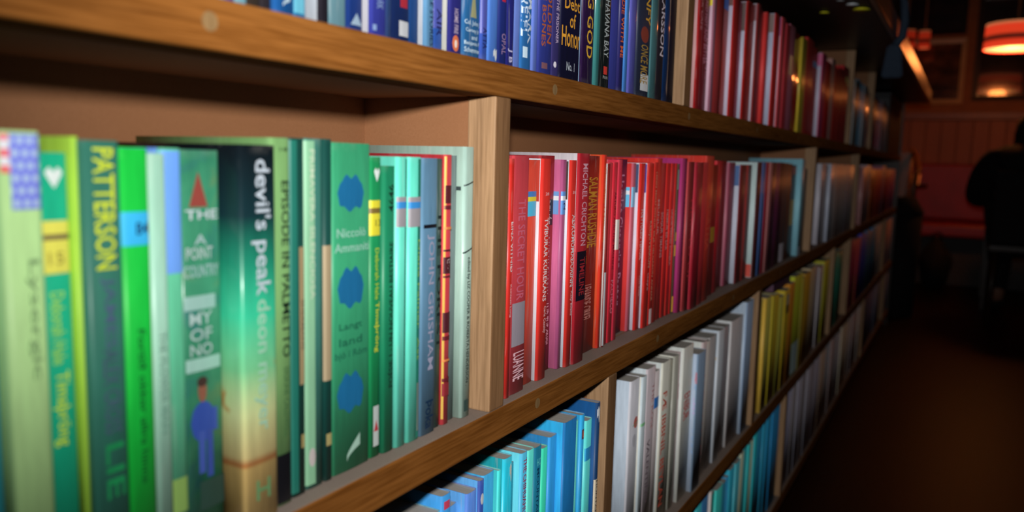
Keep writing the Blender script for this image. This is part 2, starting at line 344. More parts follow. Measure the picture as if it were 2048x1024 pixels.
def make_book(rec):
    sec, row, X, w_, Y, h, dep, sp, cv, st, desc, ex = rec
    desc = desc.split(', nearer of')[0].split(', middle of')[0].split(', farther of')[0]
    counts[sec] = counts.get(sec, 0) + 1
    nw = len(desc.replace(',', '').split())
    if nw <= 9: lab = f"{desc}, {ordinal(counts[sec])} from left in the {ROWN[row]} shelf's {SEC[sec]}"
    else: lab = desc + f", {ROWN[row]} shelf"
    if len(lab.split()) > 16: lab = f"{desc}, {ordinal(counts[sec])} in {ROWN[row]} shelf's {SEC[sec]}"
    if len(lab.split()) > 16: lab = f"{desc}, {ROWN[row]} shelf"
    if len(lab.split()) > 16: lab = desc
    kind = 'magazine' if 'magazine' in desc else 'book'
    name = 'magazine' if kind == 'magazine' else ('paperback_book' if 'paperback' in desc or 'romance' in desc else 'book')
    zb = zz(SHELF[row][1])
    g = .0002 + .0002 * RNG.random(); w_ = w_ - 2 * g
    root = empty(name, (X + g, Y, zb + .0004), lab, kind, f"books in the {ROWN[row]} shelf's {SEC[sec]}")
    r = min(R_ * (1.0 if st != 's' else 1.25), w_ * .28); b = min(.0007 + .0006 * RNG.random(), w_ * .05)
    dep = min(dep, DEPTH * U - Y - .003)
    me, inn = cover_mesh(w_, h, dep, sp, cv, r, b)
    mname = st if st in M else 'g'
    if st == 'g' and RNG.random() < .25: mname = 'w'
    link('cover', me, M[mname], root)
    link('page_block', pages_mesh(w_, h, dep, inn, .0008 if st != 'peak' else .0008), M['pages'], root)
    lvl = 0
    for (k, t, z0, z1, u0, u1, c) in ex:
        if k in ('t', 'tu', 'h'):
            me = text_obj(t, k, z0, z1, u0, u1, w_, r, b); nm = 'spine_lettering'
        elif k == 'ch':
            me = text_obj(t, k, z0, z1, u0, u1, w_, r, b); nm = 'cover_lettering'
            for v in me.vertices: v.co.x -= .0002
        elif k[0] == 'c':
            lvl += 1; me = sidepatch(.0035, dep - .002, z0, z1); nm = 'cover_picture'
            for v in me.vertices: v.co.x -= .00008 * lvl
        else:
            lvl += 1; me = strip(w_, r, b, shape_fun(k, z0, z1), max(u0, .02), min(u1, .98), .0001 + .00006 * lvl); nm = SHAPENAME.get(k, 'spine_label_or_shading')
        tint(me, c); link(nm, me, M['dots'] if k == 'dots' else M['ink'], root)
    return root
BOOKS = [
('green', 'B', 0.15917, 0.01302, 0.016, 0.2026, 0.112, (0.039, 0.372, 0.443), (0.047, 0.446, 0.531), 'g', 'teal blue paperback cut off by the picture edge', []),
('green', 'B', 0.17219, 0.01703, 0.0096, 0.2103, 0.1184, (0.512, 0.819, 0.334), (0.513, 0.82, 0.334), 'g', 'pale green paperback with flag stripes and blue dotted top', [('p', '', 0.1789, 0.209, 0.22, 1, (0.217, 0.293, 0.82)), ('dots', '', 0.1789, 0.209, 0.22, 1, (0.422, 0.587, 0.82)), ('p', '', 0.2066, 0.209, 0, 0.21, (0.82, 0.169, 0.242)), ('p', '', 0.203, 0.2066, 0, 0.21, (0.782, 0.782, 0.82)), ('p', '', 0.1999, 0.203, 0, 0.21, (0.82, 0.137, 0.169)), ('p', '', 0.1965, 0.1999, 0, 0.21, (0.782, 0.782, 0.82)), ('p', '', 0.1936, 0.1965, 0, 0.21, (0.82, 0.122, 0.122)), ('t', 'Lysergic', 0.1081, 0.1583, 0.45, 0.8, (0.232, 0.393, 0.17))]),
('green', 'B', 0.18922, 0.01579, 0.0176, 0.2019, 0.1104, (0.01, 0.455, 0.247), (0.012, 0.524, 0.285), 'g', 'green paperback with white heart and yellow label', [('heart', '', 0.1868, 0.1958, 0.3, 0.8, (0.746, 0.82, 0.782)), ('p', '', 0.1501, 0.1729, 0.0, 1, (0.82, 0.773, 0.115)), ('p', '', 0.1647, 0.1671, 0.02, 0.98, (0.187, 0.137, 0.062)), ('h', '15', 0.154, 0.1595, 0.3, 0.75, (0.368, 0.316, 0.053)), ('t', 'Deborah Hale', 0.1101, 0.1421, 0.3, 0.7, (0.368, 0.739, 0.122)), ('t', 'Tímaþröng', 0.0732, 0.1068, 0.25, 0.75, (0.589, 0.82, 0.05))]),
('green', 'B', 0.20501, 0.00384, 0.016, 0.209, 0.112, (0.373, 0.653, 0.059), (0.421, 0.739, 0.067), 'g', 'tall narrow yellow-green book with glossy spine', []),
('green', 'B', 0.20722, 0.01816, 0.0112, 0.2077, 0.1168, (0.03, 0.157, 0.11), (0.034, 0.177, 0.125), 'g', 'dark green thriller with large yellow PATTERSON lettering', [('t', 'PATTERSON', 0.1504, 0.2044, 0.22, 0.78, (0.564, 0.663, 0.024)), ('t', 'JAMES', 0.1139, 0.147, 0.3, 0.7, (0.067, 0.11, 0.182)), ('t', 'ALEX CROSS', 0.0743, 0.1138, 0.3, 0.75, (0.058, 0.099, 0.151)), ('t', 'LIE', 0.0434, 0.0695, 0.3, 0.8, (0.011, 0.255, 0.077))]),
('green', 'B', 0.22538, 0.01538, 0.0128, 0.2049, 0.1152, (0.007, 0.465, 0.044), (0.008, 0.514, 0.048), 'g', 'bright green book with light blue sticker', [('p', '', 0.1598, 0.1754, 0, 1, (0.037, 0.414, 0.744)), ('h', 'B4', 0.1648, 0.1706, 0.45, 0.9, (0.004, 0.017, 0.086)), ('t', 'Fortíð okkar allra hinna', 0.0443, 0.1199, 0.4, 0.65, (0.004, 0.086, 0.017))]),
('green', 'B', 0.24076, 0.01054, 0.0144, 0.2026, 0.1136, (0.294, 0.533, 0.403), (0.319, 0.578, 0.437), 'g', 'thin pale mint paperback', [('t', 'THE FLOWER MAIN', 0.0649, 0.1163, 0.3, 0.7, (0.146, 0.294, 0.221))]),
('green', 'B', 0.2513, 0.01235, 0.0192, 0.2052, 0.1088, (0.104, 0.452, 0.26), (0.146, 0.344, 0.82), 'g', 'aqua paperback with sky blue upper half', [('p', '', 0.1433, 0.2039, 0, 1, (0.126, 0.297, 0.708)), ('p', '', 0.0181, 0.0367, 0.1, 1, (0.225, 0.381, 0.093))]),
('green', 'B', 0.26366, 0.0255, 0.0218, 0.2047, 0.1062, (0.031, 0.215, 0.114), (0.033, 0.228, 0.12), 'c', 'green novel with slanted white title and blue clad figure', [('tri', '', 0.1757, 0.1937, 0.2, 0.65, (0.215, 0.042, 0.031)), ('h', 'THE', 0.1692, 0.1743, 0.1, 0.9, (0.432, 0.481, 0.507)), ('h', 'A', 0.1562, 0.1614, 0.3, 0.6, (0.284, 0.386, 0.386)), ('h', 'POINT', 0.1485, 0.155, 0.1, 0.75, (0.343, 0.409, 0.409)), ('h', 'COUNTRY', 0.1392, 0.1457, 0.05, 0.9, (0.266, 0.386, 0.386)), ('p', '', 0.1222, 0.1296, 0.05, 0.8, (0.248, 0.409, 0.364)), ('h', 'MY', 0.1142, 0.1209, 0.15, 0.7, (0.323, 0.432, 0.409)), ('h', 'OF', 0.1057, 0.1124, 0.15, 0.7, (0.323, 0.432, 0.409)), ('h', 'NO', 0.0977, 0.1041, 0.15, 0.7, (0.323, 0.432, 0.409)), ('p', '', 0.0894, 0.0964, 0.05, 0.9, (0.266, 0.456, 0.386)), ('oval', '', 0.051, 0.0727, 0.12, 0.72, (0.026, 0.063, 0.303)), ('p', '', 0.0335, 0.0567, 0.3, 0.46, (0.042, 0.08, 0.323)), ('p', '', 0.0303, 0.0566, 0.5, 0.66, (0.031, 0.063, 0.284)), ('oval', '', 0.0725, 0.0855, 0.3, 0.52, (0.215, 0.08, 0.049)), ('oval', '', 0.0809, 0.0863, 0.28, 0.54, (0.042, 0.022, 0.018)), ('p', '', 0.0555, 0.068, 0.66, 0.78, (0.031, 0.071, 0.323)), ('p', '', 0.0129, 0.0289, 0.3, 1, (0.022, 0.056, 0.042))]),
('green', 'B', 0.28916, 0.02531, 0.007, 0.2083, 0.121, (0.029, 0.339, 0.186), (0.03, 0.349, 0.192), 'peak', "black to green to sand paperback titled devil's peak", [('t', "devil's peak", 0.1273, 0.2007, 0.25, 0.8, (0.38, 0.434, 0.481)), ('t', 'deon meyer', 0.0519, 0.1252, 0.28, 0.75, (0.264, 0.471, 0.339)), ('h', 'H', 0.0123, 0.0239, 0.3, 0.7, (0.102, 0.247, 0.102))]),
('green', 'B', 0.31447, 0.01504, 0.0115, 0.2126, 0.1165, (0.146, 0.296, 0.102), (0.146, 0.298, 0.102), 'g', 'olive green EPISODE IN PALMETTO paperback with black foot', [('t', 'EPISODE IN PALMETTO', 0.088, 0.1889, 0.45, 0.88, (0.005, 0.016, 0.007)), ('t', 'ERSKINE CALDWELL', 0.0406, 0.0822, 0.5, 0.8, (0.05, 0.129, 0.044)), ('p', '', 0.0013, 0.0308, 0, 1, (0.004, 0.004, 0.006)), ('h', '18', 0.2053, 0.2075, 0.4, 0.8, (0.028, 0.064, 0.028))]),
('green', 'B', 0.32951, 0.01317, 0.0134, 0.213, 0.1146, (0.004, 0.05, 0.038), (0.012, 0.115, 0.086), 'g', 'dark teal hardback with tan label, left of the twin pair', [('p', '', 0.0022, 0.2117, 0.03, 0.45, (0.011, 0.129, 0.094)), ('p', '', 0.0679, 0.1503, 0.55, 0.97, (0.294, 0.221, 0.113)), ('t', 'SHERMANS', 0.0891, 0.1192, 0.65, 0.9, (0.118, 0.08, 0.05)), ('p', '', 0.0288, 0.0372, 0.62, 0.88, (0.324, 0.253, 0.098))]),  # lighter left strip: highlight of the rounded spine put into the colour
('green', 'B', 0.34268, 0.01581, 0.0144, 0.2132, 0.1136, (0.038, 0.165, 0.129), (0.182, 0.365, 0.21), 'g', 'worn pale green paperback with speckled spine', [('p', '', 0.0024, 0.2119, 0.02, 0.5, (0.192, 0.398, 0.237)), ('t', 'PRIMAVERA SILENCIOSA', 0.1178, 0.2069, 0.25, 0.5, (0.385, 0.475, 0.344)), ('oval', '', 0.0138, 0.0256, 0.15, 0.5, (0.429, 0.385, 0.364))]),  # left half of the spine tinted paler over its full height
('green', 'B', 0.35849, 0.00839, 0.0144, 0.2134, 0.1136, (0.004, 0.05, 0.04), (0.004, 0.048, 0.039), 'g', 'dark teal hardback with tan label, right of the twin pair', [('p', '', 0.0647, 0.1492, 0, 1, (0.308, 0.239, 0.141)), ('p', '', 0.0228, 0.0306, 0.2, 0.8, (0.327, 0.272, 0.108))]),
('green', 'B', 0.36688, 0.03671, 0.015, 0.2116, 0.113, (0.03, 0.265, 0.124), (0.029, 0.254, 0.119), 'g', 'mid green book with three blue roses down the spine', [('rose', '', 0.1687, 0.1928, 0.12, 0.8, (0.008, 0.109, 0.241)), ('h', 'Niccolò', 0.1528, 0.1585, 0.1, 0.85, (0.241, 0.437, 0.351)), ('h', 'Ammaniti', 0.1435, 0.1492, 0.05, 0.95, (0.241, 0.437, 0.351)), ('rose', '', 0.1069, 0.1347, 0.12, 0.8, (0.008, 0.109, 0.241)), ('h', 'Langt', 0.0926, 0.0982, 0.15, 0.75, (0.01, 0.109, 0.058)), ('h', 'land', 0.0835, 0.0887, 0.15, 0.75, (0.01, 0.109, 0.058)), ('h', 'bjó í Róm', 0.0741, 0.08, 0.05, 0.9, (0.01, 0.109, 0.058)), ('rose', '', 0.0383, 0.0663, 0.1, 0.8, (0.008, 0.109, 0.241)), ('moon', '', 0.0063, 0.0227, 0.35, 0.7, (0.312, 0.484, 0.392))]),
('green', 'B', 0.40359, 0.01193, 0.016, 0.2034, 0.112, (0.007, 0.217, 0.07), (0.027, 0.285, 0.117), 'g', 'green romance with small white heart and yellow band', [('heart', '', 0.1872, 0.1963, 0.3, 0.8, (0.568, 0.621, 0.594)), ('p', '', 0.1519, 0.1751, 0, 1, (0.583, 0.521, 0.032)), ('p', '', 0.1665, 0.1701, 0, 1, (0.161, 0.105, 0.025)), ('h', '13', 0.1581, 0.1625, 0.4, 0.9, (0.125, 0.115, 0.017)), ('t', 'Deborah Hale', 0.1089, 0.1435, 0.4, 0.75, (0.327, 0.453, 0.033)), ('t', 'Tímaþröng', 0.0729, 0.1072, 0.35, 0.8, (0.457, 0.504, 0.036)), ('p', '', 0.0074, 0.0357, 0.3, 0.8, (0.417, 0.462, 0.439)), ('tri', '', 0.018, 0.0258, 0.35, 0.75, (0.403, 0.036, 0.047))]),
('green', 'B', 0.41552, 0.01314, 0.0144, 0.1977, 0.1136, (0.007, 0.178, 0.08), (0.007, 0.164, 0.074), 'g', 'green paperback with black upward reading French title', [('tu', '4646', 0.167, 0.1854, 0.35, 0.8, (0.004, 0.021, 0.011)), ('tu', 'POÉSIE 1 : UN NOUVEAU BESTIAIRE', 0.0457, 0.1467, 0.35, 0.8, (0.004, 0.017, 0.014))]),
('green', 'B', 0.42866, 0.0123, 0.0134, 0.2038, 0.1146, (0.121, 0.637, 0.479), (0.1, 0.508, 0.382), 'g', 'turquoise paperback with grey and blue bands, left of pair', [('p', '', 0.0031, 0.2025, 0.7, 0.98, (0.025, 0.142, 0.109)), ('p', '', 0.1562, 0.1768, 0, 1, (0.266, 0.25, 0.266)), ('p', '', 0.1689, 0.1734, 0, 1, (0.033, 0.218, 0.521)), ('c', '', 0.1564, 0.1768, 0.1, 0.0, (0.246, 0.344, 0.344))]),  # darker right strip paints the shaded side of the rounded spine
('green', 'B', 0.44096, 0.01568, 0.0128, 0.204, 0.1152, (0.118, 0.652, 0.49), (0.1, 0.509, 0.383), 'g', 'turquoise paperback with grey and blue bands, right of pair', [('p', '', 0.0013, 0.2027, 0.64, 0.98, (0.013, 0.172, 0.116)), ('p', '', 0.1554, 0.1764, 0, 1, (0.273, 0.256, 0.273)), ('p', '', 0.1684, 0.1729, 0, 1, (0.034, 0.223, 0.533)), ('t', 'Diana Palmer  Ást', 0.059, 0.1462, 0.68, 0.92, (0.191, 0.365, 0.051)), ('c', '', 0.1557, 0.1765, 0.1, 0.0, (0.247, 0.345, 0.345)), ('p', '', 0.0063, 0.0422, 0.68, 0.95, (0.137, 0.189, 0.162))]),  # spine's turn away from the flash painted as a darker far strip
('green', 'B', 0.45664, 0.02004, 0.0128, 0.2035, 0.1152, (0.09, 0.196, 0.296), (0.081, 0.175, 0.265), 'g', 'slate blue paperback with pink lettering', [('t', 'JOHN GRISHAM', 0.0485, 0.1489, 0.3, 0.75, (0.284, 0.284, 0.383)), ('t', 'Þoka', 0.004, 0.0254, 0.3, 0.8, (0.005, 0.023, 0.058)), ('p', '', 0.1535, 0.1561, 0.1, 1, (0.004, 0.004, 0.008))]),
('green', 'B', 0.47669, 0.01042, 0.016, 0.2034, 0.112, (0.036, 0.082, 0.075), (0.185, 0.432, 0.475), 'g', 'dark grey-green paperback with aqua cover edge', [('t', 'THE FOREST', 0.0601, 0.1661, 0.3, 0.8, (0.007, 0.015, 0.015))]),
('green', 'B', 0.48711, 0.00974, 0.0144, 0.2064, 0.1136, (0.567, 0.047, 0.059), (0.383, 0.024, 0.031), 'g', 'red tartan spine book with yellow edge', [('p', '', 0.0045, 0.2051, 0.02, 0.16, (0.561, 0.363, 0.062)), ('p', '', 0.1703, 0.1837, 0, 1, (0.088, 0.011, 0.017)), ('p', '', 0.1658, 0.1688, 0, 1, (0.12, 0.011, 0.018)), ('p', '', 0.1342, 0.1357, 0, 1, (0.079, 0.011, 0.017)), ('p', '', 0.1174, 0.13, 0, 1, (0.061, 0.008, 0.013)), ('t', 'ROMAN', 0.1182, 0.1288, 0.3, 0.7, (0.628, 0.465, 0.465)), ('p', '', 0.1143, 0.1159, 0, 1, (0.12, 0.011, 0.018)), ('p', '', 0.0721, 0.0877, 0, 1, (0.07, 0.01, 0.017)), ('p', '', 0.0663, 0.0694, 0, 1, (0.12, 0.011, 0.018)), ('p', '', 0.0339, 0.0366, 0, 1, (0.12, 0.011, 0.018)), ('p', '', 0.0227, 0.0327, 0, 1, (0.236, 0.02, 0.028)), ('p', '', 0.1508, 0.1527, 0, 1, (0.647, 0.214, 0.061)), ('p', '', 0.0497, 0.0513, 0, 1, (0.647, 0.214, 0.061))]),
('green', 'B', 0.49685, 0.01185, 0.0176, 0.2059, 0.1104, (0.155, 0.213, 0.207), (0.135, 0.185, 0.18), 'g', 'thin grey booklet beside the tartan spine', []),
('green', 'B', 0.50869, 0.01373, 0.0112, 0.2128, 0.1168, (0.349, 0.506, 0.43), (0.325, 0.463, 0.388), 'g', 'mint book edited by Liz Cooper and Roberta Henderson', [('t', 'edited by LIZ COOPER & ROBERTA HENDERSON .', 0.0254, 0.128, 0.3, 0.68, (0.013, 0.03, 0.03)), ('sq', '', 0.0045, 0.0137, 0.3, 0.75, (0.026, 0.057, 0.05)), ('line', '', 0.1827, 0.1873, 0, 1, (0.021, 0.036, 0.036)), ('line', '', 0.1308, 0.1359, 0, 1, (0.021, 0.036, 0.036)), ('cline', '', 0.1796, 0.1826, 0.1, 0.0, (0.026, 0.04, 0.04))]),
('red', 'B', 0.57279, 0.00847, 0.0083, 0.2048, 0.1197, (0.581, 0.027, 0.019), (0.482, 0.023, 0.016), 'g', 'red romance titled EINA VITNIÐ beside the oak upright', [('t', 'EINA VITNIÐ', 0.1095, 0.1521, 0.35, 0.85, (0.82, 0.713, 0.713)), ('t', 'Kathleen Long', 0.0705, 0.0988, 0.4, 0.75, (0.812, 0.515, 0.515))]),
('red', 'B', 0.58126, 0.02878, 0.0096, 0.2074, 0.1184, (0.529, 0.05, 0.064), (0.437, 0.041, 0.053), 'g', 'rose red LUANNE paperback with silver label', [('t', 'THE SECRET HOUR', 0.0829, 0.1703, 0.3, 0.75, (0.601, 0.124, 0.188)), ('p', '', 0.0425, 0.0808, 0.1, 0.9, (0.306, 0.265, 0.306)), ('t', 'LUANNE', 0.0115, 0.0368, 0.2, 0.9, (0.82, 0.497, 0.554))]),
('red', 'B', 0.61004, 0.02754, 0.016, 0.2043, 0.112, (0.82, 0.076, 0.04), (0.729, 0.067, 0.035), 'w', 'orange red paperback with cyan and yellow label', [('p', '', 0.154, 0.1763, 0, 1, (0.084, 0.541, 0.82)), ('p', '', 0.1714, 0.1763, 0, 1, (0.061, 0.246, 0.614)), ('p', '', 0.1674, 0.1714, 0, 1, (0.82, 0.711, 0.051))]),
('red', 'B', 0.63759, 0.01805, 0.0115, 0.2056, 0.1165, (0.687, 0.032, 0.022), (0.617, 0.628, 0.674), 'g', 'red romance titled TVÍBURAR KÚREKANS with white cover', [('cz', '', 0.1669, 0.2043, 0.1, 0.0, (0.37, 0.036, 0.02)), ('t', 'TVÍBURAR KÚREKANS', 0.0744, 0.1517, 0.3, 0.8, (0.82, 0.749, 0.749)), ('t', 'Carla Cassidy', 0.044, 0.0696, 0.4, 0.75, (0.82, 0.519, 0.519)), ('h', '28', 0.1723, 0.1751, 0.3, 0.7, (0.82, 0.463, 0.463))]),
('red', 'B', 0.65563, 0.03087, 0.0233, 0.2087, 0.1047, (0.372, 0.018, 0.024), (0.272, 0.013, 0.018), 'g', 'dark red paperback with black and white author block', [('p', '', 0.1426, 0.1674, 0.1, 0.9, (0.006, 0.004, 0.004)), ('t', 'RENÉE', 0.1436, 0.1664, 0.2, 0.8, (0.82, 0.711, 0.747)), ('t', 'RANDALL DUGGAN', 0.0759, 0.1313, 0.15, 0.7, (0.772, 0.327, 0.398)), ('t', 'AND THE CRISIS', 0.0257, 0.0682, 0.2, 0.8, (0.696, 0.281, 0.347))]),
('red', 'B', 0.6865, 0.00995, 0.0158, 0.2052, 0.1122, (0.412, 0.085, 0.211), (0.535, 0.117, 0.252), 'g', 'pink paperback with blue and white label', [('p', '', 0.1526, 0.1748, 0, 1, (0.113, 0.296, 0.668)), ('p', '', 0.1661, 0.1705, 0, 1, (0.711, 0.747, 0.82)), ('c', '', 0.1526, 0.1747, 0.1, 0.0, (0.128, 0.27, 0.535)), ('c', '', 0.1661, 0.1704, 0.1, 0.0, (0.606, 0.635, 0.665)), ('h', '2', 0.1574, 0.1637, 0.3, 0.8, (0.007, 0.007, 0.048))]),
('red', 'B', 0.69645, 0.01425, 0.0115, 0.205, 0.1165, (0.673, 0.032, 0.022), (0.648, 0.678, 0.74), 'g', 'red ADKOMUMADURINN romance with white cover', [('cz', '', 0.1669, 0.2037, 0.1, 0.0, (0.046, 0.034, 0.029)), ('t', 'AÐKOMUMAÐURINN', 0.0808, 0.1522, 0.3, 0.85, (0.82, 0.713, 0.713)), ('t', 'Katy Evans', 0.0517, 0.0763, 0.4, 0.75, (0.82, 0.519, 0.519)), ('h', '30', 0.1723, 0.1752, 0.3, 0.7, (0.82, 0.463, 0.463))]),
('red', 'B', 0.71069, 0.02641, 0.0096, 0.2119, 0.1184, (0.45, 0.017, 0.029), (0.595, 0.54, 0.567), 'g', 'tall crimson MICHAEL CRICHTON paperback with black lower label', [('t', 'MICHAEL CRICHTON', 0.1201, 0.2019, 0.3, 0.75, (0.709, 0.366, 0.446)), ('p', '', 0.0644, 0.1145, 0, 1, (0.01, 0.005, 0.013)), ('t', 'TIMELINE', 0.0696, 0.1083, 0.3, 0.75, (0.365, 0.02, 0.028))]),
('red', 'B', 0.73711, 0.05364, 0.0218, 0.2102, 0.1062, (0.283, 0.017, 0.012), (0.198, 0.012, 0.008), 'g', 'maroon paperback with ochre lettering', [('t', 'SALMAN RUSHDIE', 0.1135, 0.1879, 0.45, 0.9, (0.659, 0.281, 0.031)), ('t', 'MIDNIGHT', 0.0967, 0.1494, 0.1, 0.45, (0.448, 0.13, 0.021)), ('t', 'LEVANDE CIRKEL', 0.035, 0.0736, 0.3, 0.75, (0.63, 0.24, 0.202))]),
('red', 'B', 0.79075, 0.00924, 0.0183, 0.2117, 0.1097, (0.735, 0.042, 0.019), (0.767, 0.092, 0.031), 'g', 'orange paperback by Caroline Williams', [('t', 'Caroline Williams', 0.1174, 0.1985, 0.35, 0.75, (0.82, 0.212, 0.042))]),
('red', 'B', 0.79999, 0.0056, 0.0164, 0.2024, 0.1116, (0.227, 0.016, 0.014), (0.661, 0.629, 0.598), 'g', 'dark red paperback with pale grey lower label', [('p', '', 0.0013, 0.0835, 0.05, 1, (0.439, 0.452, 0.47))]),
('red', 'B', 0.80559, 0.01532, 0.0192, 0.2035, 0.1088, (0.82, 0.053, 0.072), (0.761, 0.049, 0.067), 'g', 'pinkish red worn paperback', []),
('red', 'B', 0.82091, 0.01465, 0.0192, 0.2041, 0.1088, (0.788, 0.031, 0.056), (0.533, 0.021, 0.038), 'g', 'crimson paperback titled PACHECO', [('t', 'ARTURO AND THE MACHINE', 0.0833, 0.1711, 0.3, 0.7, (0.237, 0.007, 0.022)), ('t', 'PACHECO', 0.0334, 0.0716, 0.3, 0.8, (0.82, 0.242, 0.33))]),
('red', 'B', 0.83555, 0.01355, 0.0192, 0.207, 0.1088, (0.82, 0.044, 0.086), (0.722, 0.039, 0.076), 'g', 'raspberry paperback with torn white patch', [('p', '', 0.1053, 0.1397, 0.0, 0.6, (0.82, 0.747, 0.677))]),
('red', 'B', 0.8491, 0.04448, 0.0306, 0.2078, 0.0974, (0.217, 0.02, 0.067), (0.146, 0.014, 0.045), 'g', 'dark plum book with gothic lettering', [('t', 'Hamlet Cistercian Pastor', 0.0343, 0.1899, 0.3, 0.75, (0.761, 0.309, 0.487))]),
('red', 'B', 0.89358, 0.01162, 0.0242, 0.2035, 0.1038, (0.641, 0.131, 0.184), (0.747, 0.045, 0.042), 'g', 'red paperback with sky blue and white sticker', [('p', '', 0.1513, 0.1752, 0, 1, (0.266, 0.568, 0.82)), ('c', '', 0.1513, 0.175, 0.1, 0.0, (0.128, 0.522, 0.798)), ('c', '', 0.1661, 0.1709, 0.1, 0.0, (0.714, 0.784, 0.82))]),
('red', 'B', 0.9052, 0.01722, 0.0185, 0.2037, 0.1095, (0.82, 0.035, 0.026), (0.747, 0.706, 0.82), 'g', 'red romance titled HÆTTULEG TENGSL with white cover', [('cz', '', 0.1685, 0.2024, 0.1, 0.0, (0.051, 0.077, 0.167)), ('t', 'HÆTTULEG TENGSL', 0.0864, 0.148, 0.3, 0.75, (0.82, 0.677, 0.677)), ('t', 'Ann Voss', 0.042, 0.0675, 0.4, 0.7, (0.82, 0.416, 0.416))]),
('red', 'B', 0.92243, 0.01973, 0.0147, 0.204, 0.1133, (0.82, 0.035, 0.026), (0.747, 0.698, 0.82), 'g', 'red KEÐJUVERKUN romance with white cover', [('cz', '', 0.1682, 0.2027, 0.1, 0.0, (0.053, 0.039, 0.288)), ('t', 'KEÐJUVERKUN', 0.0751, 0.1331, 0.35, 0.9, (0.82, 0.507, 0.348)), ('t', 'Gaye', 0.0463, 0.0688, 0.4, 0.7, (0.82, 0.416, 0.416))]),
('red', 'B', 0.94216, 0.01591, 0.0151, 0.2053, 0.1129, (0.82, 0.035, 0.027), (0.565, 0.024, 0.019), 'g', 'red paperback with long ochre title', [('t', 'HINN MIKLI SONUR SILJE HELGASON ANNAR', 0.0309, 0.1932, 0.25, 0.65, (0.82, 0.346, 0.214)), ('p', '', 0.0013, 0.0208, 0.2, 0.8, (0.768, 0.59, 0.59))]),
('red', 'B', 0.95807, 0.02047, 0.0169, 0.2104, 0.1111, (0.82, 0.046, 0.034), (0.796, 0.045, 0.033), 'g', 'bright red paperback standing slightly proud', [('t', 'MUNUR', 0.1138, 0.1586, 0.3, 0.6, (0.82, 0.346, 0.346))]),
('red', 'B', 0.97854, 0.02258, 0.0192, 0.2044, 0.1088, (0.648, 0.026, 0.023), (0.416, 0.017, 0.015), 'g', 'red paperback titled SÖGUR', [('t', 'SÖGUR TÍMANS', 0.082, 0.1415, 0.3, 0.8, (0.82, 0.416, 0.416))]),
('red', 'B', 1.00112, 0.01813, 0.0191, 0.2045, 0.1089, (0.766, 0.031, 0.026), (0.489, 0.02, 0.016), 'g', 'red romance titled HEIMUR ER SÁR', [('t', 'HEIMUR ER SÁR', 0.0903, 0.1439, 0.3, 0.8, (0.82, 0.45, 0.423))]),
('red', 'B', 1.01925, 0.01547, 0.0187, 0.2047, 0.1093, (0.745, 0.029, 0.024), (0.473, 0.018, 0.015), 'g', 'red romance titled UNDIR VERND KÚREKA', [('t', 'UNDIR VERND KÚREKA', 0.0681, 0.1433, 0.3, 0.8, (0.82, 0.479, 0.451))]),
('red', 'B', 1.03472, 0.00695, 0.0182, 0.2048, 0.1098, (0.59, 0.025, 0.022), (0.373, 0.016, 0.014), 'g', 'red romance titled LIÐUR ENGILS', [('t', 'LIÐUR ENGILS', 0.0915, 0.1415, 0.3, 0.8, (0.82, 0.444, 0.416))]),
('red', 'B', 1.04167, 0.00784, 0.0173, 0.2042, 0.1107, (0.114, 0.074, 0.043), (0.072, 0.046, 0.027), 'g', 'dark paperback with yellow flames on the spine', [('p', '', 0.0999, 0.1117, 0.2, 0.9, (0.82, 0.49, 0.046)), ('p', '', 0.0791, 0.0944, 0.1, 0.8, (0.82, 0.408, 0.039)), ('p', '', 0.0019, 0.0236, 0.1, 0.9, (0.82, 0.436, 0.036)), ('p', '', 0.1696, 0.1963, 0.1, 0.9, (0.172, 0.258, 0.234))]),
('red', 'B', 1.04952, 0.0156, 0.0117, 0.2117, 0.1163, (0.309, 0.026, 0.104), (0.499, 0.041, 0.205), 'g', 'magenta edged dark red book', [('t', 'JOHN TERRY MILLER', 0.0151, 0.1831, 0.3, 0.7, (0.13, 0.008, 0.052))]),
('red', 'B', 1.06512, 0.02084, 0.0075, 0.2073, 0.1205, (0.225, 0.021, 0.023), (0.635, 0.08, 0.089), 'g', 'maroon book with pink cover edge', [('t', 'HERALD OF', 0.0423, 0.1557, 0.3, 0.7, (0.624, 0.045, 0.057))]),
('red', 'B', 1.08596, 0.03405, 0.0046, 0.2069, 0.1234, (0.41, 0.017, 0.034), (0.729, 0.059, 0.093), 'g', 'deep crimson book with rose cover edge', []),
('red', 'B', 1.12, 0.03075, 0.0069, 0.2073, 0.1211, (0.82, 0.047, 0.058), (0.588, 0.033, 0.042), 'g', 'rose red paperback among the crimson books', []),
('red', 'B', 1.15075, 0.04184, 0.0096, 0.2169, 0.1184, (0.82, 0.057, 0.039), (0.773, 0.053, 0.037), 'g', 'taller orange-red hardback', [('t', 'MARTHA', 0.0768, 0.1526, 0.3, 0.7, (0.82, 0.119, 0.066))]),
('red', 'B', 1.19259, 0.04881, 0.0168, 0.2041, 0.1112, (0.413, 0.019, 0.015), (0.252, 0.011, 0.009), 'g', 'dark red paperback with small gold emblem', [('p', '', 0.0843, 0.1081, 0.1, 0.9, (0.679, 0.338, 0.032))]),
('red', 'B', 1.24141, 0.03575, 0.0192, 0.2105, 0.1088, (0.82, 0.03, 0.047), (0.82, 0.03, 0.047), 'g', 'bright crimson paperback left of grey-pink book', []),
('red', 'B', 1.27716, 0.05894, 0.0281, 0.2109, 0.0999, (0.392, 0.02, 0.026), (0.235, 0.012, 0.016), 'g', 'dark wine red paperback', []),
('red', 'B', 1.3361, 0.04, 0.0239, 0.2089, 0.1041, (0.412, 0.09, 0.144), (0.551, 0.196, 0.259), 'g', 'grey-pink edged paperback', []),
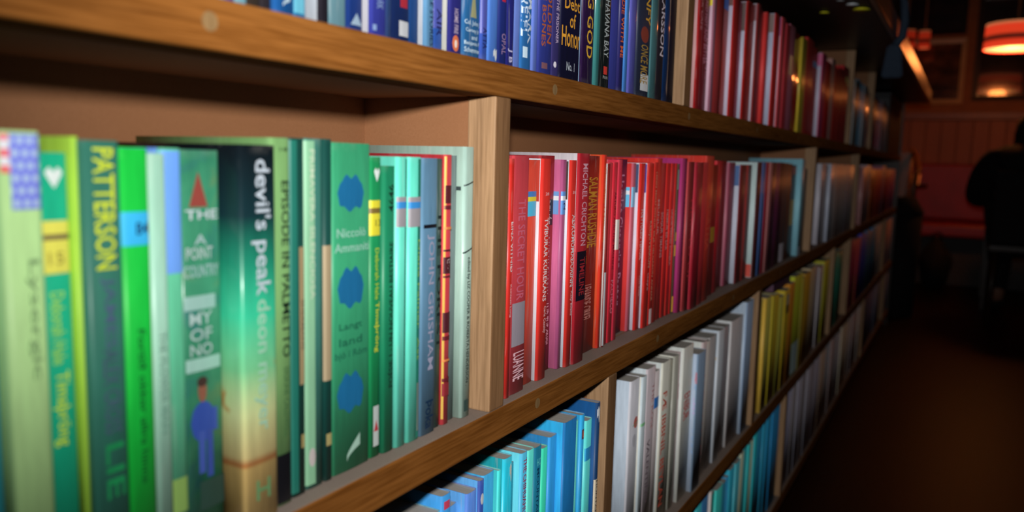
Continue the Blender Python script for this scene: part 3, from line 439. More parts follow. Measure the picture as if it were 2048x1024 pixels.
('red', 'B', 1.3761, 0.03938, 0.0146, 0.2053, 0.1134, (0.264, 0.028, 0.032), (0.63, 0.687, 0.82), 'g', 'maroon paperback with white cover strip', [('cz', '', 0.1695, 0.204, 0.1, 0.0, (0.064, 0.143, 0.342))]),
('red', 'B', 1.41547, 0.02197, 0.0154, 0.2055, 0.1126, (0.82, 0.093, 0.085), (0.556, 0.063, 0.058), 'g', 'thin dusty red paperback', []),
('red', 'B', 1.43744, 0.0325, 0.0176, 0.2057, 0.1104, (0.184, 0.051, 0.064), (0.108, 0.03, 0.038), 'g', 'thin brown-black paperback', []),
('red', 'B', 1.46995, 0.03258, 0.0069, 0.2105, 0.1211, (0.141, 0.035, 0.04), (0.644, 0.82, 0.82), 'g', 'dark book with pale grey cover and red foot', [('cz', '', 0.0013, 0.0247, 0.1, 0.0, (0.678, 0.087, 0.059))]),
('red', 'B', 1.50252, 0.03281, 0.0066, 0.2108, 0.1214, (0.116, 0.242, 0.628), (0.067, 0.141, 0.364), 'g', 'navy blue paperback among dark red books', []),
('red', 'B', 1.53534, 0.02446, 0.0063, 0.2111, 0.1217, (0.567, 0.039, 0.064), (0.327, 0.023, 0.037), 'g', 'wine red paperback right of the navy one', []),
('red', 'B', 1.55979, 0.02723, 0.0053, 0.2113, 0.1227, (0.741, 0.265, 0.265), (0.427, 0.152, 0.152), 'g', 'dusty pink-brown paperback', []),
('red', 'B', 1.58702, 0.04453, 0.0067, 0.2117, 0.1213, (0.093, 0.015, 0.045), (0.053, 0.008, 0.026), 'g', 'near black plum paperback', []),
('red', 'B', 1.63156, 0.04912, 0.0097, 0.2121, 0.1183, (0.274, 0.04, 0.15), (0.157, 0.023, 0.086), 'g', 'dark purple glossy paperback', []),
('red', 'B', 1.68067, 0.04901, 0.0122, 0.2125, 0.1158, (0.083, 0.014, 0.034), (0.047, 0.008, 0.019), 'g', 'black-red paperback with shiny top', []),
('red', 'B', 1.72968, 0.0619, 0.0136, 0.2118, 0.1144, (0.196, 0.084, 0.072), (0.111, 0.047, 0.041), 'g', 'dark brown paperback with white lower label', [('p', '', 0.0015, 0.041, 0.1, 0.8, (0.775, 0.731, 0.82))]),
('red', 'B', 1.79159, 0.05504, 0.0163, 0.2103, 0.1117, (0.299, 0.078, 0.02), (0.169, 0.044, 0.011), 'g', 'russet brown paperback', []),
('red', 'B', 1.84663, 0.06021, 0.0185, 0.2084, 0.1095, (0.101, 0.061, 0.054), (0.057, 0.034, 0.03), 'g', 'black paperback with yellow label', [('p', '', 0.0723, 0.1302, 0.1, 1, (0.82, 0.471, 0.033)), ('p', '', 0.1865, 0.2042, 0.1, 1, (0.82, 0.158, 0.066))]),
('red', 'B', 1.90683, 0.03903, 0.0064, 0.2223, 0.1216, (0.313, 0.691, 0.82), (0.305, 0.677, 0.82), 'g', 'tall light blue book at the row end', [('p', '', 0.0013, 0.0214, 0.1, 0.9, (0.498, 0.688, 0.82))]),
('red', 'B', 1.94586, 0.0951, 0.016, 0.2002, 0.112, (0.177, 0.191, 0.212), (0.099, 0.106, 0.118), 'g', 'charcoal paperback behind the light blue book', []),
('white', 'B', 2.22967, 0.0776, 0.0126, 0.2137, 0.1154, (0.754, 0.728, 0.82), (0.754, 0.728, 0.82), 'g', 'pale grey book, first right of the pale upright', []),
('white', 'B', 2.30726, 0.02915, 0.0116, 0.2117, 0.1164, (0.492, 0.461, 0.492), (0.269, 0.252, 0.269), 'g', 'thin dark grey book', []),
('white', 'B', 2.33642, 0.06695, 0.0038, 0.2148, 0.1242, (0.629, 0.682, 0.82), (0.62, 0.676, 0.82), 'g', 'wide bluish white book', []),
('white', 'B', 2.40336, 0.05004, 0.0038, 0.2139, 0.1242, (0.82, 0.769, 0.769), (0.748, 0.702, 0.702), 'g', 'mid grey book', []),
('white', 'B', 2.4534, 0.0638, 0.004, 0.2143, 0.124, (0.82, 0.681, 0.655), (0.82, 0.681, 0.655), 'g', 'pinkish grey book', []),
('white', 'B', 2.5172, 0.07364, 0.0064, 0.2148, 0.1216, (0.82, 0.739, 0.739), (0.82, 0.739, 0.739), 'g', 'smoke grey book', []),
('white', 'B', 2.59084, 0.10039, 0.0073, 0.2138, 0.1207, (0.82, 0.792, 0.792), (0.82, 0.792, 0.792), 'g', 'light grey magazine file', []),
('white', 'B', 2.69122, 0.10103, 0.0075, 0.2144, 0.1205, (0.769, 0.736, 0.82), (0.769, 0.736, 0.82), 'g', 'slate grey book', []),
('white', 'B', 2.79225, 0.11087, 0.008, 0.2135, 0.12, (0.751, 0.792, 0.82), (0.751, 0.792, 0.82), 'g', 'pearl grey book by the brown upright', []),
('far warm', 'B', 3.14843, 0.06614, 0.0054, 0.2088, 0.1226, (0.82, 0.395, 0.395), (0.503, 0.242, 0.242), 'g', 'dull brown book', []),
('far warm', 'B', 3.21458, 0.10011, 0.0067, 0.2126, 0.1213, (0.82, 0.499, 0.531), (0.775, 0.471, 0.502), 'g', 'brownish pink book', []),
('far warm', 'B', 3.31469, 0.06948, 0.009, 0.2186, 0.1203, (0.8606, 0.7094, 0.8291), (0.8606, 0.7094, 0.8291), 'g', 'lilac grey book', []),
('far warm', 'B', 3.38417, 0.06948, 0.0101, 0.2153, 0.1203, (0.6811, 0.5615, 0.6562), (0.6811, 0.5615, 0.6562), 'g', 'lilac grey book, middle of its lookalikes', []),
('far warm', 'B', 3.45365, 0.09799, 0.0072, 0.2042, 0.1209, (0.6327, 0.1474, 0.0255), (0.6327, 0.1474, 0.0255), 'g', 'burnt orange book', []),
('far warm', 'B', 3.55164, 0.09799, 0.0087, 0.2013, 0.1209, (0.8718, 0.2031, 0.0351), (0.8718, 0.2031, 0.0351), 'g', 'burnt orange book, middle of its lookalikes', []),
('far warm', 'B', 3.64963, 0.0734, 0.0073, 0.2047, 0.1217, (0.8082, 0.1025, 0.0591), (0.8082, 0.1025, 0.0591), 'g', 'rust red book', []),
('far warm', 'B', 3.72303, 0.0734, 0.0075, 0.2027, 0.1217, (1.0239, 0.1299, 0.0749), (1.0239, 0.1299, 0.0749), 'g', 'rust red book, middle of its lookalikes', []),
('far warm', 'B', 3.79642, 0.12642, 0.0069, 0.2051, 0.1211, (0.82, 0.101, 0.118), (0.654, 0.08, 0.094), 'g', 'dark rust book', []),
('far warm', 'B', 3.92284, 0.11554, 0.0061, 0.2183, 0.1219, (0.82, 0.316, 0.47), (0.82, 0.316, 0.47), 'g', 'mauve book with shiny head', []),
('far warm', 'B', 4.03838, 0.09285, 0.0098, 0.2057, 0.1201, (0.6981, 0.0434, 0.143), (0.6981, 0.0434, 0.143), 'g', 'deep magenta book', []),
('far warm', 'B', 4.13123, 0.09285, 0.0101, 0.202, 0.1201, (0.7283, 0.0453, 0.1492), (0.7283, 0.0453, 0.1492), 'g', 'deep magenta book, middle of its lookalikes', []),
('far warm', 'B', 4.22409, 0.09286, 0.0104, 0.2062, 0.1193, (0.7465, 0.1265, 0.2094), (0.7465, 0.1265, 0.2094), 'g', 'garnet book', []),
('far warm', 'B', 4.31695, 0.09286, 0.0089, 0.2052, 0.1193, (0.9858, 0.1671, 0.2765), (0.9858, 0.1671, 0.2765), 'g', 'garnet book, middle of its lookalikes', []),
('far warm', 'B', 4.4098, 0.12411, 0.0103, 0.2066, 0.12, (0.7088, 0.1556, 0.376), (0.7088, 0.1556, 0.376), 'g', 'aubergine book', []),
('far warm', 'B', 4.53391, 0.12411, 0.009, 0.2041, 0.12, (0.8673, 0.1904, 0.4601), (0.8673, 0.1904, 0.4601), 'g', 'aubergine book, middle of its lookalikes', []),
('blue top', 'A', 0.25767, 0.01148, 0.0038, 0.1922, 0.1242, (0.019, 0.058, 0.235), (0.02, 0.062, 0.25), 'g', 'blue paperback cut by the picture top', []),
('blue top', 'A', 0.26915, 0.01247, 0.0054, 0.1821, 0.1152, (0.127, 0.234, 0.336), (0.133, 0.247, 0.353), 'g', 'pale lilac paperback', []),
('blue top', 'A', 0.28161, 0.00794, 0.0083, 0.18, 0.1152, (0.024, 0.048, 0.221), (0.025, 0.05, 0.229), 'g', 'indigo paperback with streaky spine', []),
('blue top', 'A', 0.28956, 0.01047, 0.0112, 0.1886, 0.1168, (0.154, 0.336, 0.405), (0.159, 0.346, 0.417), 'g', 'pale sky blue worn paperback', []),
('blue top', 'A', 0.30003, 0.0113, 0.0135, 0.184, 0.1145, (0.03, 0.021, 0.015), (0.031, 0.021, 0.016), 'g', 'dark brown photographic paperback', []),
('blue top', 'A', 0.31133, 0.00868, 0.0148, 0.1984, 0.1132, (0.019, 0.015, 0.019), (0.019, 0.015, 0.019), 'g', 'blackish paperback', []),
('blue top', 'A', 0.32002, 0.008, 0.0136, 0.1815, 0.1144, (0.008, 0.085, 0.278), (0.008, 0.085, 0.278), 'g', 'clear royal blue paperback', []),
('blue top', 'A', 0.32802, 0.01034, 0.0164, 0.1894, 0.1116, (0.004, 0.055, 0.184), (0.004, 0.055, 0.182), 'g', 'blue paperback with white drop shape', [('moon', '', 0.0065, 0.0133, 0.1, 0.6, (0.265, 0.35, 0.388))]),
('blue top', 'A', 0.33836, 0.01141, 0.0183, 0.1941, 0.1097, (0.013, 0.139, 0.303), (0.013, 0.137, 0.298), 'g', 'azure paperback with pale blue panel', [('p', '', 0.0052, 0.0212, 0.1, 0.8, (0.078, 0.286, 0.374))]),
('blue top', 'A', 0.34977, 0.00867, 0.0086, 0.1871, 0.1194, (0.01, 0.008, 0.013), (0.368, 0.395, 0.426), 'g', 'black photographic paperback with white cover edge', []),
('blue top', 'A', 0.35844, 0.01688, 0.0102, 0.1982, 0.1178, (0.112, 0.226, 0.263), (0.109, 0.219, 0.254), 'g', 'grey-blue icy photographic paperback', []),
('blue top', 'A', 0.37532, 0.01471, 0.0099, 0.1884, 0.1181, (0.004, 0.024, 0.136), (0.004, 0.023, 0.129), 'g', 'navy paperback with white badge', [('tri', '', 0.0042, 0.0113, 0.15, 0.85, (0.205, 0.281, 0.352))]),
('blue top', 'A', 0.39003, 0.016, 0.0044, 0.1838, 0.1152, (0.024, 0.031, 0.221), (0.418, 0.418, 0.449), 'g', 'violet paperback with white cover edge', [('t', 'AFTER DARK', 0.016, 0.04, 0.3, 0.7, (0.141, 0.205, 0.354)), ('p', '', 0.0026, 0.0062, 0.1, 0.3, (0.141, 0.205, 0.354))]),
('blue top', 'A', 0.40603, 0.00761, 0.0068, 0.1871, 0.1212, (0.023, 0.049, 0.14), (0.021, 0.046, 0.13), 's', 'blue paperback in glinting plastic', []),
('blue top', 'A', 0.41364, 0.02344, 0.0098, 0.1799, 0.1152, (0.004, 0.015, 0.076), (0.004, 0.014, 0.07), 'g', 'dark navy paperback with red title and white label', [('p', '', 0.0225, 0.0472, 0.5, 0.85, (0.292, 0.017, 0.03)), ('p', '', 0.0042, 0.0139, 0.45, 0.9, (0.399, 0.411, 0.427))]),
('blue top', 'A', 0.43708, 0.01431, 0.013, 0.1873, 0.115, (0.007, 0.046, 0.175), (0.006, 0.042, 0.159), 'g', 'plain cobalt paperback', []),
('blue top', 'A', 0.45139, 0.01111, 0.0084, 0.184, 0.1152, (0.087, 0.218, 0.366), (0.413, 0.439, 0.48), 'g', 'light blue paperback with dark upright title', [('t', 'SMALLVILLE STORIES', 0.0016, 0.063, 0.4, 0.85, (0.004, 0.01, 0.053))]),
('blue top', 'A', 0.46249, 0.01336, 0.0101, 0.1963, 0.1179, (0.023, 0.085, 0.356), (0.021, 0.075, 0.317), 'g', 'purple to blue AIR paperback', [('p', '', 0.0152, 0.0557, 0, 1, (0.059, 0.075, 0.3)), ('t', 'AIR', 0.0101, 0.0289, 0.3, 0.8, (0.007, 0.01, 0.078))]),
('blue top', 'A', 0.47585, 0.01659, 0.0049, 0.1952, 0.1231, (0.019, 0.019, 0.154), (0.445, 0.445, 0.387), 'g', 'indigo paperback with orange oval emblem', [('oval', '', 0.0013, 0.0126, 0.2, 0.7, (0.532, 0.135, 0.051)), ('oval', '', 0.0038, 0.0094, 0.35, 0.55, (0.627, 0.522, 0.45)), ('t', 'HOME FIRE', 0.0136, 0.0309, 0.3, 0.6, (0.398, 0.318, 0.398))]),
('blue top', 'A', 0.49244, 0.02332, 0.0038, 0.1888, 0.1242, (0.02, 0.11, 0.268), (0.018, 0.096, 0.234), 'g', 'steel blue military history with white author names', [('h', 'Col. John J.', 0.0216, 0.0259, 0.05, 0.95, (0.422, 0.542, 0.623)), ('h', 'Carney Jr.', 0.0166, 0.0202, 0.1, 0.9, (0.422, 0.542, 0.623)), ('h', 'and', 0.0122, 0.0154, 0.4, 0.75, (0.422, 0.542, 0.623)), ('h', 'Benjamin F.', 0.0073, 0.0109, 0.05, 0.95, (0.422, 0.542, 0.623)), ('h', 'Schemmer', 0.0029, 0.0065, 0.05, 0.95, (0.422, 0.542, 0.623)), ('tri', '', 0.0281, 0.0557, 0.35, 0.7, (0.268, 0.268, 0.139))]),
('blue top', 'A', 0.51576, 0.00995, 0.0038, 0.1798, 0.1152, (0.033, 0.077, 0.363), (0.029, 0.066, 0.312), 'g', 'violet to blue ATTA paperback', [('p', '', 0.019, 0.0661, 0, 1, (0.063, 0.076, 0.303)), ('t', 'ATTA', 0.008, 0.0234, 0.2, 0.8, (0.008, 0.01, 0.071))]),
('blue top', 'A', 0.52571, 0.01547, 0.0038, 0.1841, 0.1152, (0.067, 0.181, 0.549), (0.057, 0.155, 0.469), 'g', 'periwinkle paperback with torn white corner', [('torn', '', 0.0013, 0.0102, 0.5, 1, (0.595, 0.636, 0.654))]),
('blue top', 'A', 0.54118, 0.0138, 0.0038, 0.1839, 0.1152, (0.01, 0.02, 0.142), (0.009, 0.017, 0.12), 'g', 'dark blue paperback with small red mark', [('p', '', 0.0472, 0.0551, 0.3, 0.7, (0.41, 0.017, 0.042)), ('t', 'OPAL', 0.0071, 0.0232, 0.3, 0.8, (0.25, 0.158, 0.286))]),
('blue top', 'A', 0.55498, 0.01391, 0.005, 0.1832, 0.1152, (0.016, 0.018, 0.161), (0.014, 0.015, 0.135), 'g', 'indigo paperback with thin white line', [('t', 'J B', 0.0024, 0.0134, 0.2, 0.7, (0.497, 0.471, 0.671))]),
('blue top', 'A', 0.5689, 0.0132, 0.0069, 0.1836, 0.1152, (0.143, 0.224, 0.622), (0.119, 0.186, 0.518), 'g', 'lilac blue glossy paperback', []),
('blue top', 'A', 0.5821, 0.01886, 0.0064, 0.1959, 0.1216, (0.023, 0.143, 0.393), (0.019, 0.118, 0.324), 'g', 'blue paperback lettered MARK in white', [('t', 'MARK', 0.0213, 0.0585, 0.5, 1.0, (0.574, 0.667, 0.769)), ('t', 'KNEIFL', 0.0269, 0.0725, 0.02, 0.45, (0.515, 0.633, 0.767)), ('p', '', 0.0098, 0.0187, 0.15, 0.55, (0.545, 0.701, 0.806))]),
('blue top', 'A', 0.60096, 0.01146, 0.0068, 0.1819, 0.1152, (0.131, 0.205, 0.615), (0.107, 0.168, 0.503), 's', 'violet paperback in shiny plastic sleeve', []),
('blue top', 'A', 0.61242, 0.02603, 0.0058, 0.1802, 0.1152, (0.027, 0.04, 0.243), (0.022, 0.033, 0.197), 'g', 'indigo paperback with rust orange lettering', [('t', 'CITY OF BONES', 0.0231, 0.1032, 0.15, 0.4, (0.368, 0.094, 0.027)), ('t', 'GOLDEN', 0.0266, 0.081, 0.5, 0.85, (0.474, 0.107, 0.025)), ('p', '', 0.0045, 0.0096, 0.2, 0.6, (0.185, 0.082, 0.103))]),
('blue top', 'A', 0.63845, 0.01645, 0.0072, 0.197, 0.1208, (0.043, 0.035, 0.157), (0.034, 0.028, 0.126), 'g', 'dark purple speckled paperback', [('t', 'THE PRISONER', 0.0292, 0.0679, 0.4, 0.75, (0.562, 0.444, 0.627)), ('oval', '', 0.008, 0.0133, 0.25, 0.6, (0.781, 0.744, 0.82))]),
('blue top', 'A', 0.6549, 0.04288, 0.0069, 0.1901, 0.1211, (0.004, 0.004, 0.025), (0.004, 0.004, 0.018), 'g', 'black-navy thriller lettered Debt of Honor', [('h', 'Debt', 0.0626, 0.074, 0.15, 0.9, (0.789, 0.368, 0.038)), ('h', 'of', 0.0468, 0.0601, 0.4, 0.7, (0.789, 0.368, 0.038)), ('h', 'Honor', 0.0294, 0.0473, 0.05, 0.95, (0.789, 0.368, 0.038)), ('h', 'No. 1', 0.0082, 0.0159, 0.3, 0.7, (0.447, 0.501, 0.56))]),
('blue top', 'A', 0.69779, 0.02747, 0.005, 0.1982, 0.123, (0.022, 0.007, 0.044), (0.227, 0.354, 0.492), 'g', 'dark maroon thriller ending ING GOD', [('t', 'KILLING GOD', 0.0239, 0.1334, 0.3, 0.8, (0.719, 0.406, 0.04))]),
('blue top', 'A', 0.72525, 0.01182, 0.0038, 0.1869, 0.1242, (0.046, 0.211, 0.202), (0.032, 0.149, 0.143), 's', 'teal paperback in plastic sleeve', []),
('blue top', 'A', 0.73707, 0.0262, 0.0038, 0.1965, 0.1242, (0.008, 0.012, 0.012), (0.006, 0.008, 0.008), 'g', 'black HAVANA BAY thriller with small red emblem', [('t', 'HAVANA BAY', 0.0294, 0.0852, 0.3, 0.75, (0.449, 0.508, 0.508)), ('p', '', 0.0127, 0.0206, 0.35, 0.7, (0.665, 0.047, 0.035)), ('h', 'PAN', 0.0083, 0.0113, 0.3, 0.75, (0.417, 0.417, 0.417))]),
('blue top', 'A', 0.76327, 0.0271, 0.0069, 0.1918, 0.1211, (0.05, 0.061, 0.354), (0.034, 0.042, 0.246), 'g', 'indigo shiny paperback left of the orange titled one', []),
('blue top', 'A', 0.79037, 0.01375, 0.0058, 0.1944, 0.1222, (0.023, 0.02, 0.125), (0.016, 0.014, 0.086), 'g', 'navy paperback with orange red title', [('t', 'DIE WITH ME', 0.0349, 0.0934, 0.15, 0.7, (0.796, 0.145, 0.048))]),
('blue top', 'A', 0.80413, 0.01245, 0.0057, 0.1935, 0.1223, (0.071, 0.262, 0.7), (0.049, 0.178, 0.477), 's', 'glinting mid blue paperback', []),
('blue top', 'A', 0.81657, 0.02057, 0.0047, 0.1887, 0.1233, (0.122, 0.124, 0.495), (0.082, 0.084, 0.336), 's', 'purple paperback with shiny hinge', []),
('blue top', 'A', 0.83715, 0.04124, 0.0038, 0.181, 0.1152, (0.024, 0.032, 0.065), (0.016, 0.022, 0.044), 'g', 'dark paperback with yellow ONE FOR THE MONEY lettering', [('t', 'CONFY', 0.0788, 0.1378, 0.5, 0.9, (0.82, 0.434, 0.045)), ('t', 'ONCE MORE', 0.0139, 0.0563, 0.25, 0.8, (0.443, 0.277, 0.056)), ('p', '', 0.0061, 0.0243, 0.3, 1, (0.754, 0.795, 0.82)), ('oval', '', 0.0583, 0.076, 0.2, 0.8, (0.27, 0.049, 0.034))]),
('blue top', 'A', 0.87839, 0.02477, 0.0038, 0.1832, 0.1152, (0.083, 0.219, 0.236), (0.055, 0.145, 0.157), 's', 'grey-teal plastic covered paperback', []),
('blue top', 'A', 0.90316, 0.02417, 0.0045, 0.196, 0.1235, (0.02, 0.015, 0.022), (0.013, 0.01, 0.015), 'g', 'black LARSSON paperback', [('t', 'LARSSON', 0.0511, 0.1212, 0.3, 0.85, (0.82, 0.731, 0.82))]),
('blue top', 'A', 0.92733, 0.02308, 0.0056, 0.1965, 0.1224, (0.012, 0.044, 0.15), (0.008, 0.029, 0.098), 's', 'navy paperback with bright plastic edge', []),
('blue top', 'A', 0.95041, 0.02961, 0.008, 0.197, 0.12, (0.01, 0.007, 0.017), (0.007, 0.005, 0.011), 'g', 'black paperback beside the pale upright', []),
('red top', 'A', 1.10649, 0.02123, 0.0192, 0.1817, 0.1088, (0.489, 0.02, 0.022), (0.711, 0.386, 0.386), 'g', 'dark red book beside the pale upright', [('t', 'BLACK CAFE', 0.1122, 0.1772, 0.3, 0.7, (0.82, 0.331, 0.385))]),
('red top', 'A', 1.12773, 0.03863, 0.0212, 0.1978, 0.1068, (0.259, 0.013, 0.02), (0.16, 0.008, 0.012), 'g', 'maroon book with small white title', [('t', 'RED HOT AND BETTER', 0.0688, 0.1568, 0.3, 0.6, (0.82, 0.295, 0.413)), ('t', 'KEEPING', 0.049, 0.1182, 0.6, 0.85, (0.82, 0.333, 0.466))]),
('red top', 'A', 1.16636, 0.01552, 0.016, 0.192, 0.112, (0.442, 0.172, 0.245), (0.82, 0.54, 0.671), 'g', 'thin book with pale pink cover and yellow head', [('cz', '', 0.154, 0.1907, 0.1, 0.0, (0.82, 0.668, 0.047))]),
('red top', 'A', 1.18188, 0.04021, 0.019, 0.1804, 0.109, (0.82, 0.086, 0.086), (0.791, 0.083, 0.082), 'g', 'red-pink paperback', []),
('red top', 'A', 1.22209, 0.00906, 0.0192, 0.1824, 0.1088, (0.118, 0.01, 0.009), (0.071, 0.006, 0.006), 'g', 'nearly black red paperback', []),
('red top', 'A', 1.23115, 0.05803, 0.0272, 0.1914, 0.1008, (0.82, 0.054, 0.029), (0.707, 0.046, 0.025), 'g', 'scarlet paperback with blue sticker', [('p', '', 0.1662, 0.1841, 0, 1, (0.072, 0.234, 0.82))]),
('red top', 'A', 1.28918, 0.03714, 0.0192, 0.1901, 0.1088, (0.665, 0.034, 0.03), (0.691, 0.656, 0.82), 'g', 'red romance with long white cover strip', [('cz', '', 0.1758, 0.1888, 0.1, 0.0, (0.162, 0.073, 0.062))]),
('red top', 'A', 1.32632, 0.04575, 0.0267, 0.1935, 0.1013, (0.82, 0.112, 0.21), (0.678, 0.093, 0.174), 'g', 'dusty rose paperback', []),
('red top', 'A', 1.37207, 0.0274, 0.0192, 0.197, 0.1088, (0.634, 0.029, 0.022), (0.588, 0.655, 0.82), 'g', 'red romance with broad white cover', [('cz', '', 0.1496, 0.1957, 0.1, 0.0, (0.124, 0.081, 0.076))]),
('red top', 'A', 1.39948, 0.04664, 0.0244, 0.203, 0.1036, (0.82, 0.047, 0.028), (0.502, 0.029, 0.017), 'g', 'brick red paperback', []),
('red top', 'A', 1.44611, 0.02626, 0.0192, 0.2069, 0.1088, (0.429, 0.049, 0.048), (0.7, 0.7, 0.82), 'g', 'dark red romance with narrow white cover', [('cz', '', 0.1777, 0.2056, 0.1, 0.0, (0.223, 0.091, 0.105))]),
('red top', 'A', 1.47237, 0.04618, 0.0253, 0.2051, 0.1027, (0.734, 0.057, 0.078), (0.427, 0.033, 0.046), 'g', 'plum red paperback', []),
('red top', 'A', 1.51856, 0.02451, 0.019, 0.2045, 0.109, (0.82, 0.039, 0.036), (0.82, 0.064, 0.059), 'g', 'bright red paperback right of plum one', []),
('red top', 'A', 1.54307, 0.04348, 0.009, 0.2059, 0.119, (0.82, 0.037, 0.031), (0.551, 0.621, 0.82), 'g', 'red romance with wide bluish white cover', [('cz', '', 0.1718, 0.2047, 0.1, 0.0, (0.225, 0.157, 0.145))]),
('red top', 'A', 1.58655, 0.03672, 0.0053, 0.2059, 0.1227, (0.82, 0.09, 0.11), (0.82, 0.581, 0.718), 'g', 'red book with pale mauve cover strip', [('cz', '', 0.1716, 0.2046, 0.1, 0.0, (0.265, 0.054, 0.237))]),
('red top', 'A', 1.62327, 0.0433, 0.0044, 0.2004, 0.1236, (0.82, 0.067, 0.088), (0.82, 0.067, 0.088), 'g', 'raspberry paperback with mottled foot', []),
('red top', 'A', 1.66657, 0.06116, 0.0064, 0.2059, 0.1216, (0.82, 0.224, 0.331), (0.563, 0.154, 0.227), 'g', 'mauve hardback standing tall', [('p', '', 0.1101, 0.1479, 0.2, 0.7, (0.82, 0.764, 0.517))]),
('red top', 'A', 1.72773, 0.06672, 0.0157, 0.2086, 0.1123, (0.7046, 0.0335, 0.0215), (0.7046, 0.0335, 0.0215), 's', 'deep red glossy book reflecting the lamp', []),
('red top', 'A', 1.79445, 0.06672, 0.0183, 0.2085, 0.1123, (0.9932, 0.0472, 0.0303), (0.9932, 0.0472, 0.0303), 's', 'deep red glossy book reflecting the lamp, middle of its lookalikes', []),
('red top', 'A', 1.86117, 0.06091, 0.0158, 0.209, 0.1122, (0.82, 0.638, 0.056), (0.82, 0.638, 0.056), 'g', 'yellow-green paperback between red ones', []),
('red top', 'A', 1.92208, 0.09207, 0.0161, 0.2176, 0.1119, (0.82, 0.065, 0.056), (0.82, 0.065, 0.056), 'g', 'coral red paperback right of the yellow one', []),
('red top', 'A', 2.01415, 0.06757, 0.0169, 0.2074, 0.1111, (0.82, 0.063, 0.045), (0.764, 0.058, 0.042), 'g', 'brick paperback with blue sticker', [('p', '', 0.1621, 0.1765, 0, 1, (0.157, 0.451, 0.82))]),
('red top', 'A', 2.08172, 0.06802, 0.0066, 0.2027, 0.1214, (0.82, 0.101, 0.235), (0.643, 0.643, 0.82), 'g', 'wine paperback with white cover strip', [('cz', '', 0.1715, 0.2014, 0.1, 0.0, (0.594, 0.109, 0.274))]),
('red top', 'A', 2.14974, 0.0858, 0.0061, 0.1914, 0.1219, (0.82, 0.028, 0.033), (0.786, 0.027, 0.032), 'g', 'crimson paperback', []),
('red top', 'A', 2.23554, 0.06235, 0.0064, 0.2079, 0.1216, (0.82, 0.431, 0.381), (0.745, 0.392, 0.346), 'g', 'tan-pink paperback', []),
('red top', 'A', 2.2979, 0.06973, 0.0061, 0.1928, 0.1219, (0.82, 0.053, 0.043), (0.593, 0.038, 0.031), 'g', 'oxblood paperback', []),
('red top', 'A', 2.36763, 0.09864, 0.0063, 0.2011, 0.1217, (0.82, 0.066, 0.054), (0.7, 0.056, 0.046), 'g', 'cherry paperback with pale foot', []),
('red top', 'A', 2.46626, 0.12866, 0.008, 0.2172, 0.12, (0.82, 0.053, 0.066), (0.82, 0.053, 0.066), 'g', 'ruby paperback with torn corner', [('torn', '', 0.1641, 0.1938, 0.3, 1, (0.668, 0.82, 0.32))]),
('dark top', 'A', 2.70064, 0.0741, 0.0043, 0.2026, 0.1237, (0.743, 0.82, 0.82), (0.743, 0.82, 0.82), 'g', 'grey book right of the red books', []),
('dark top', 'A', 2.77474, 0.05322, 0.0045, 0.1985, 0.1235, (0.092, 0.183, 0.205), (0.049, 0.099, 0.111), 'g', 'black-green book', []),
('dark top', 'A', 2.82797, 0.07189, 0.0095, 0.2125, 0.1212, (0.2114, 0.5071, 0.7506), (0.2114, 0.5071, 0.7506), 'g', 'teal book', []),
('dark top', 'A', 2.89986, 0.07189, 0.0084, 0.2075, 0.1212, (0.2626, 0.6298, 0.9322), (0.2626, 0.6298, 0.9322), 'g', 'teal book, middle of its lookalikes', []),
('dark top', 'A', 2.97175, 0.12729, 0.0061, 0.2083, 0.1219, (0.601, 0.713, 0.82), (0.601, 0.713, 0.82), 'g', 'grey-blue book', []),
('dark top', 'A', 3.09904, 0.09373, 0.0069, 0.1972, 0.1212, (0.2946, 0.4098, 0.6258), (0.2946, 0.4098, 0.6258), 's', 'black book with glinting foot', []),
('dark top', 'A', 3.19277, 0.03859, 0.0094, 0.1924, 0.1212, (0.4042, 0.5624, 0.8587), (0.4042, 0.5624, 0.8587), 's', 'black book with glinting foot, middle of its lookalikes', []),
('dark top', 'A', 3.2865, 0.06826, 0.0065, 0.2031, 0.1219, (0.2372, 0.2667, 0.351), (0.2372, 0.2667, 0.351), 'g', 'charcoal book', []),
('dark top', 'A', 3.35476, 0.06826, 0.0077, 0.1953, 0.1219, (0.2095, 0.2356, 0.3101), (0.2095, 0.2356, 0.3101), 'g', 'charcoal book, middle of its lookalikes', []),
('dark top', 'A', 3.42302, 0.10755, 0.0082, 0.1969, 0.1223, (0.3391, 0.4003, 0.6193), (0.3391, 0.4003, 0.6193), 's', 'slate book with glinting foot', []),
('dark top', 'A', 3.53057, 0.10755, 0.0073, 0.1961, 0.1223, (0.5225, 0.6168, 0.9543), (0.5225, 0.6168, 0.9543), 's', 'slate book with glinting foot, middle of its lookalikes', []),
('dark top', 'A', 3.63812, 0.1033, 0.0053, 0.2038, 0.1227, (0.47, 0.385, 0.47), (0.254, 0.208, 0.254), 'g', 'sooty book', []),
('dark top', 'A', 3.74142, 0.10932, 0.0104, 0.2045, 0.12, (0.7167, 0.664, 0.7713), (0.7167, 0.664, 0.7713), 'g', 'ash grey book', []),
('dark top', 'A', 3.85074, 0.10932, 0.0095, 0.2021, 0.12, (0.6901, 0.6393, 0.7426), (0.6901, 0.6393, 0.7426), 'g', 'ash grey book, middle of its lookalikes', []),
('blue', 'C', 0.45826, 0.05639, 0.032, 0.2072, 0.096, (0.103, 0.59, 0.82), (0.103, 0.59, 0.82), 'g', 'blue book at the picture foot', []),
('blue', 'C', 0.51465, 0.0147, 0.032, 0.2181, 0.096, (0.055, 0.357, 0.82), (0.055, 0.357, 0.82), 'g', 'blue paperback with red spot, pages showing', [('p', '', 0.2056, 0.2126, 0.2, 0.8, (0.82, 0.078, 0.158))]),
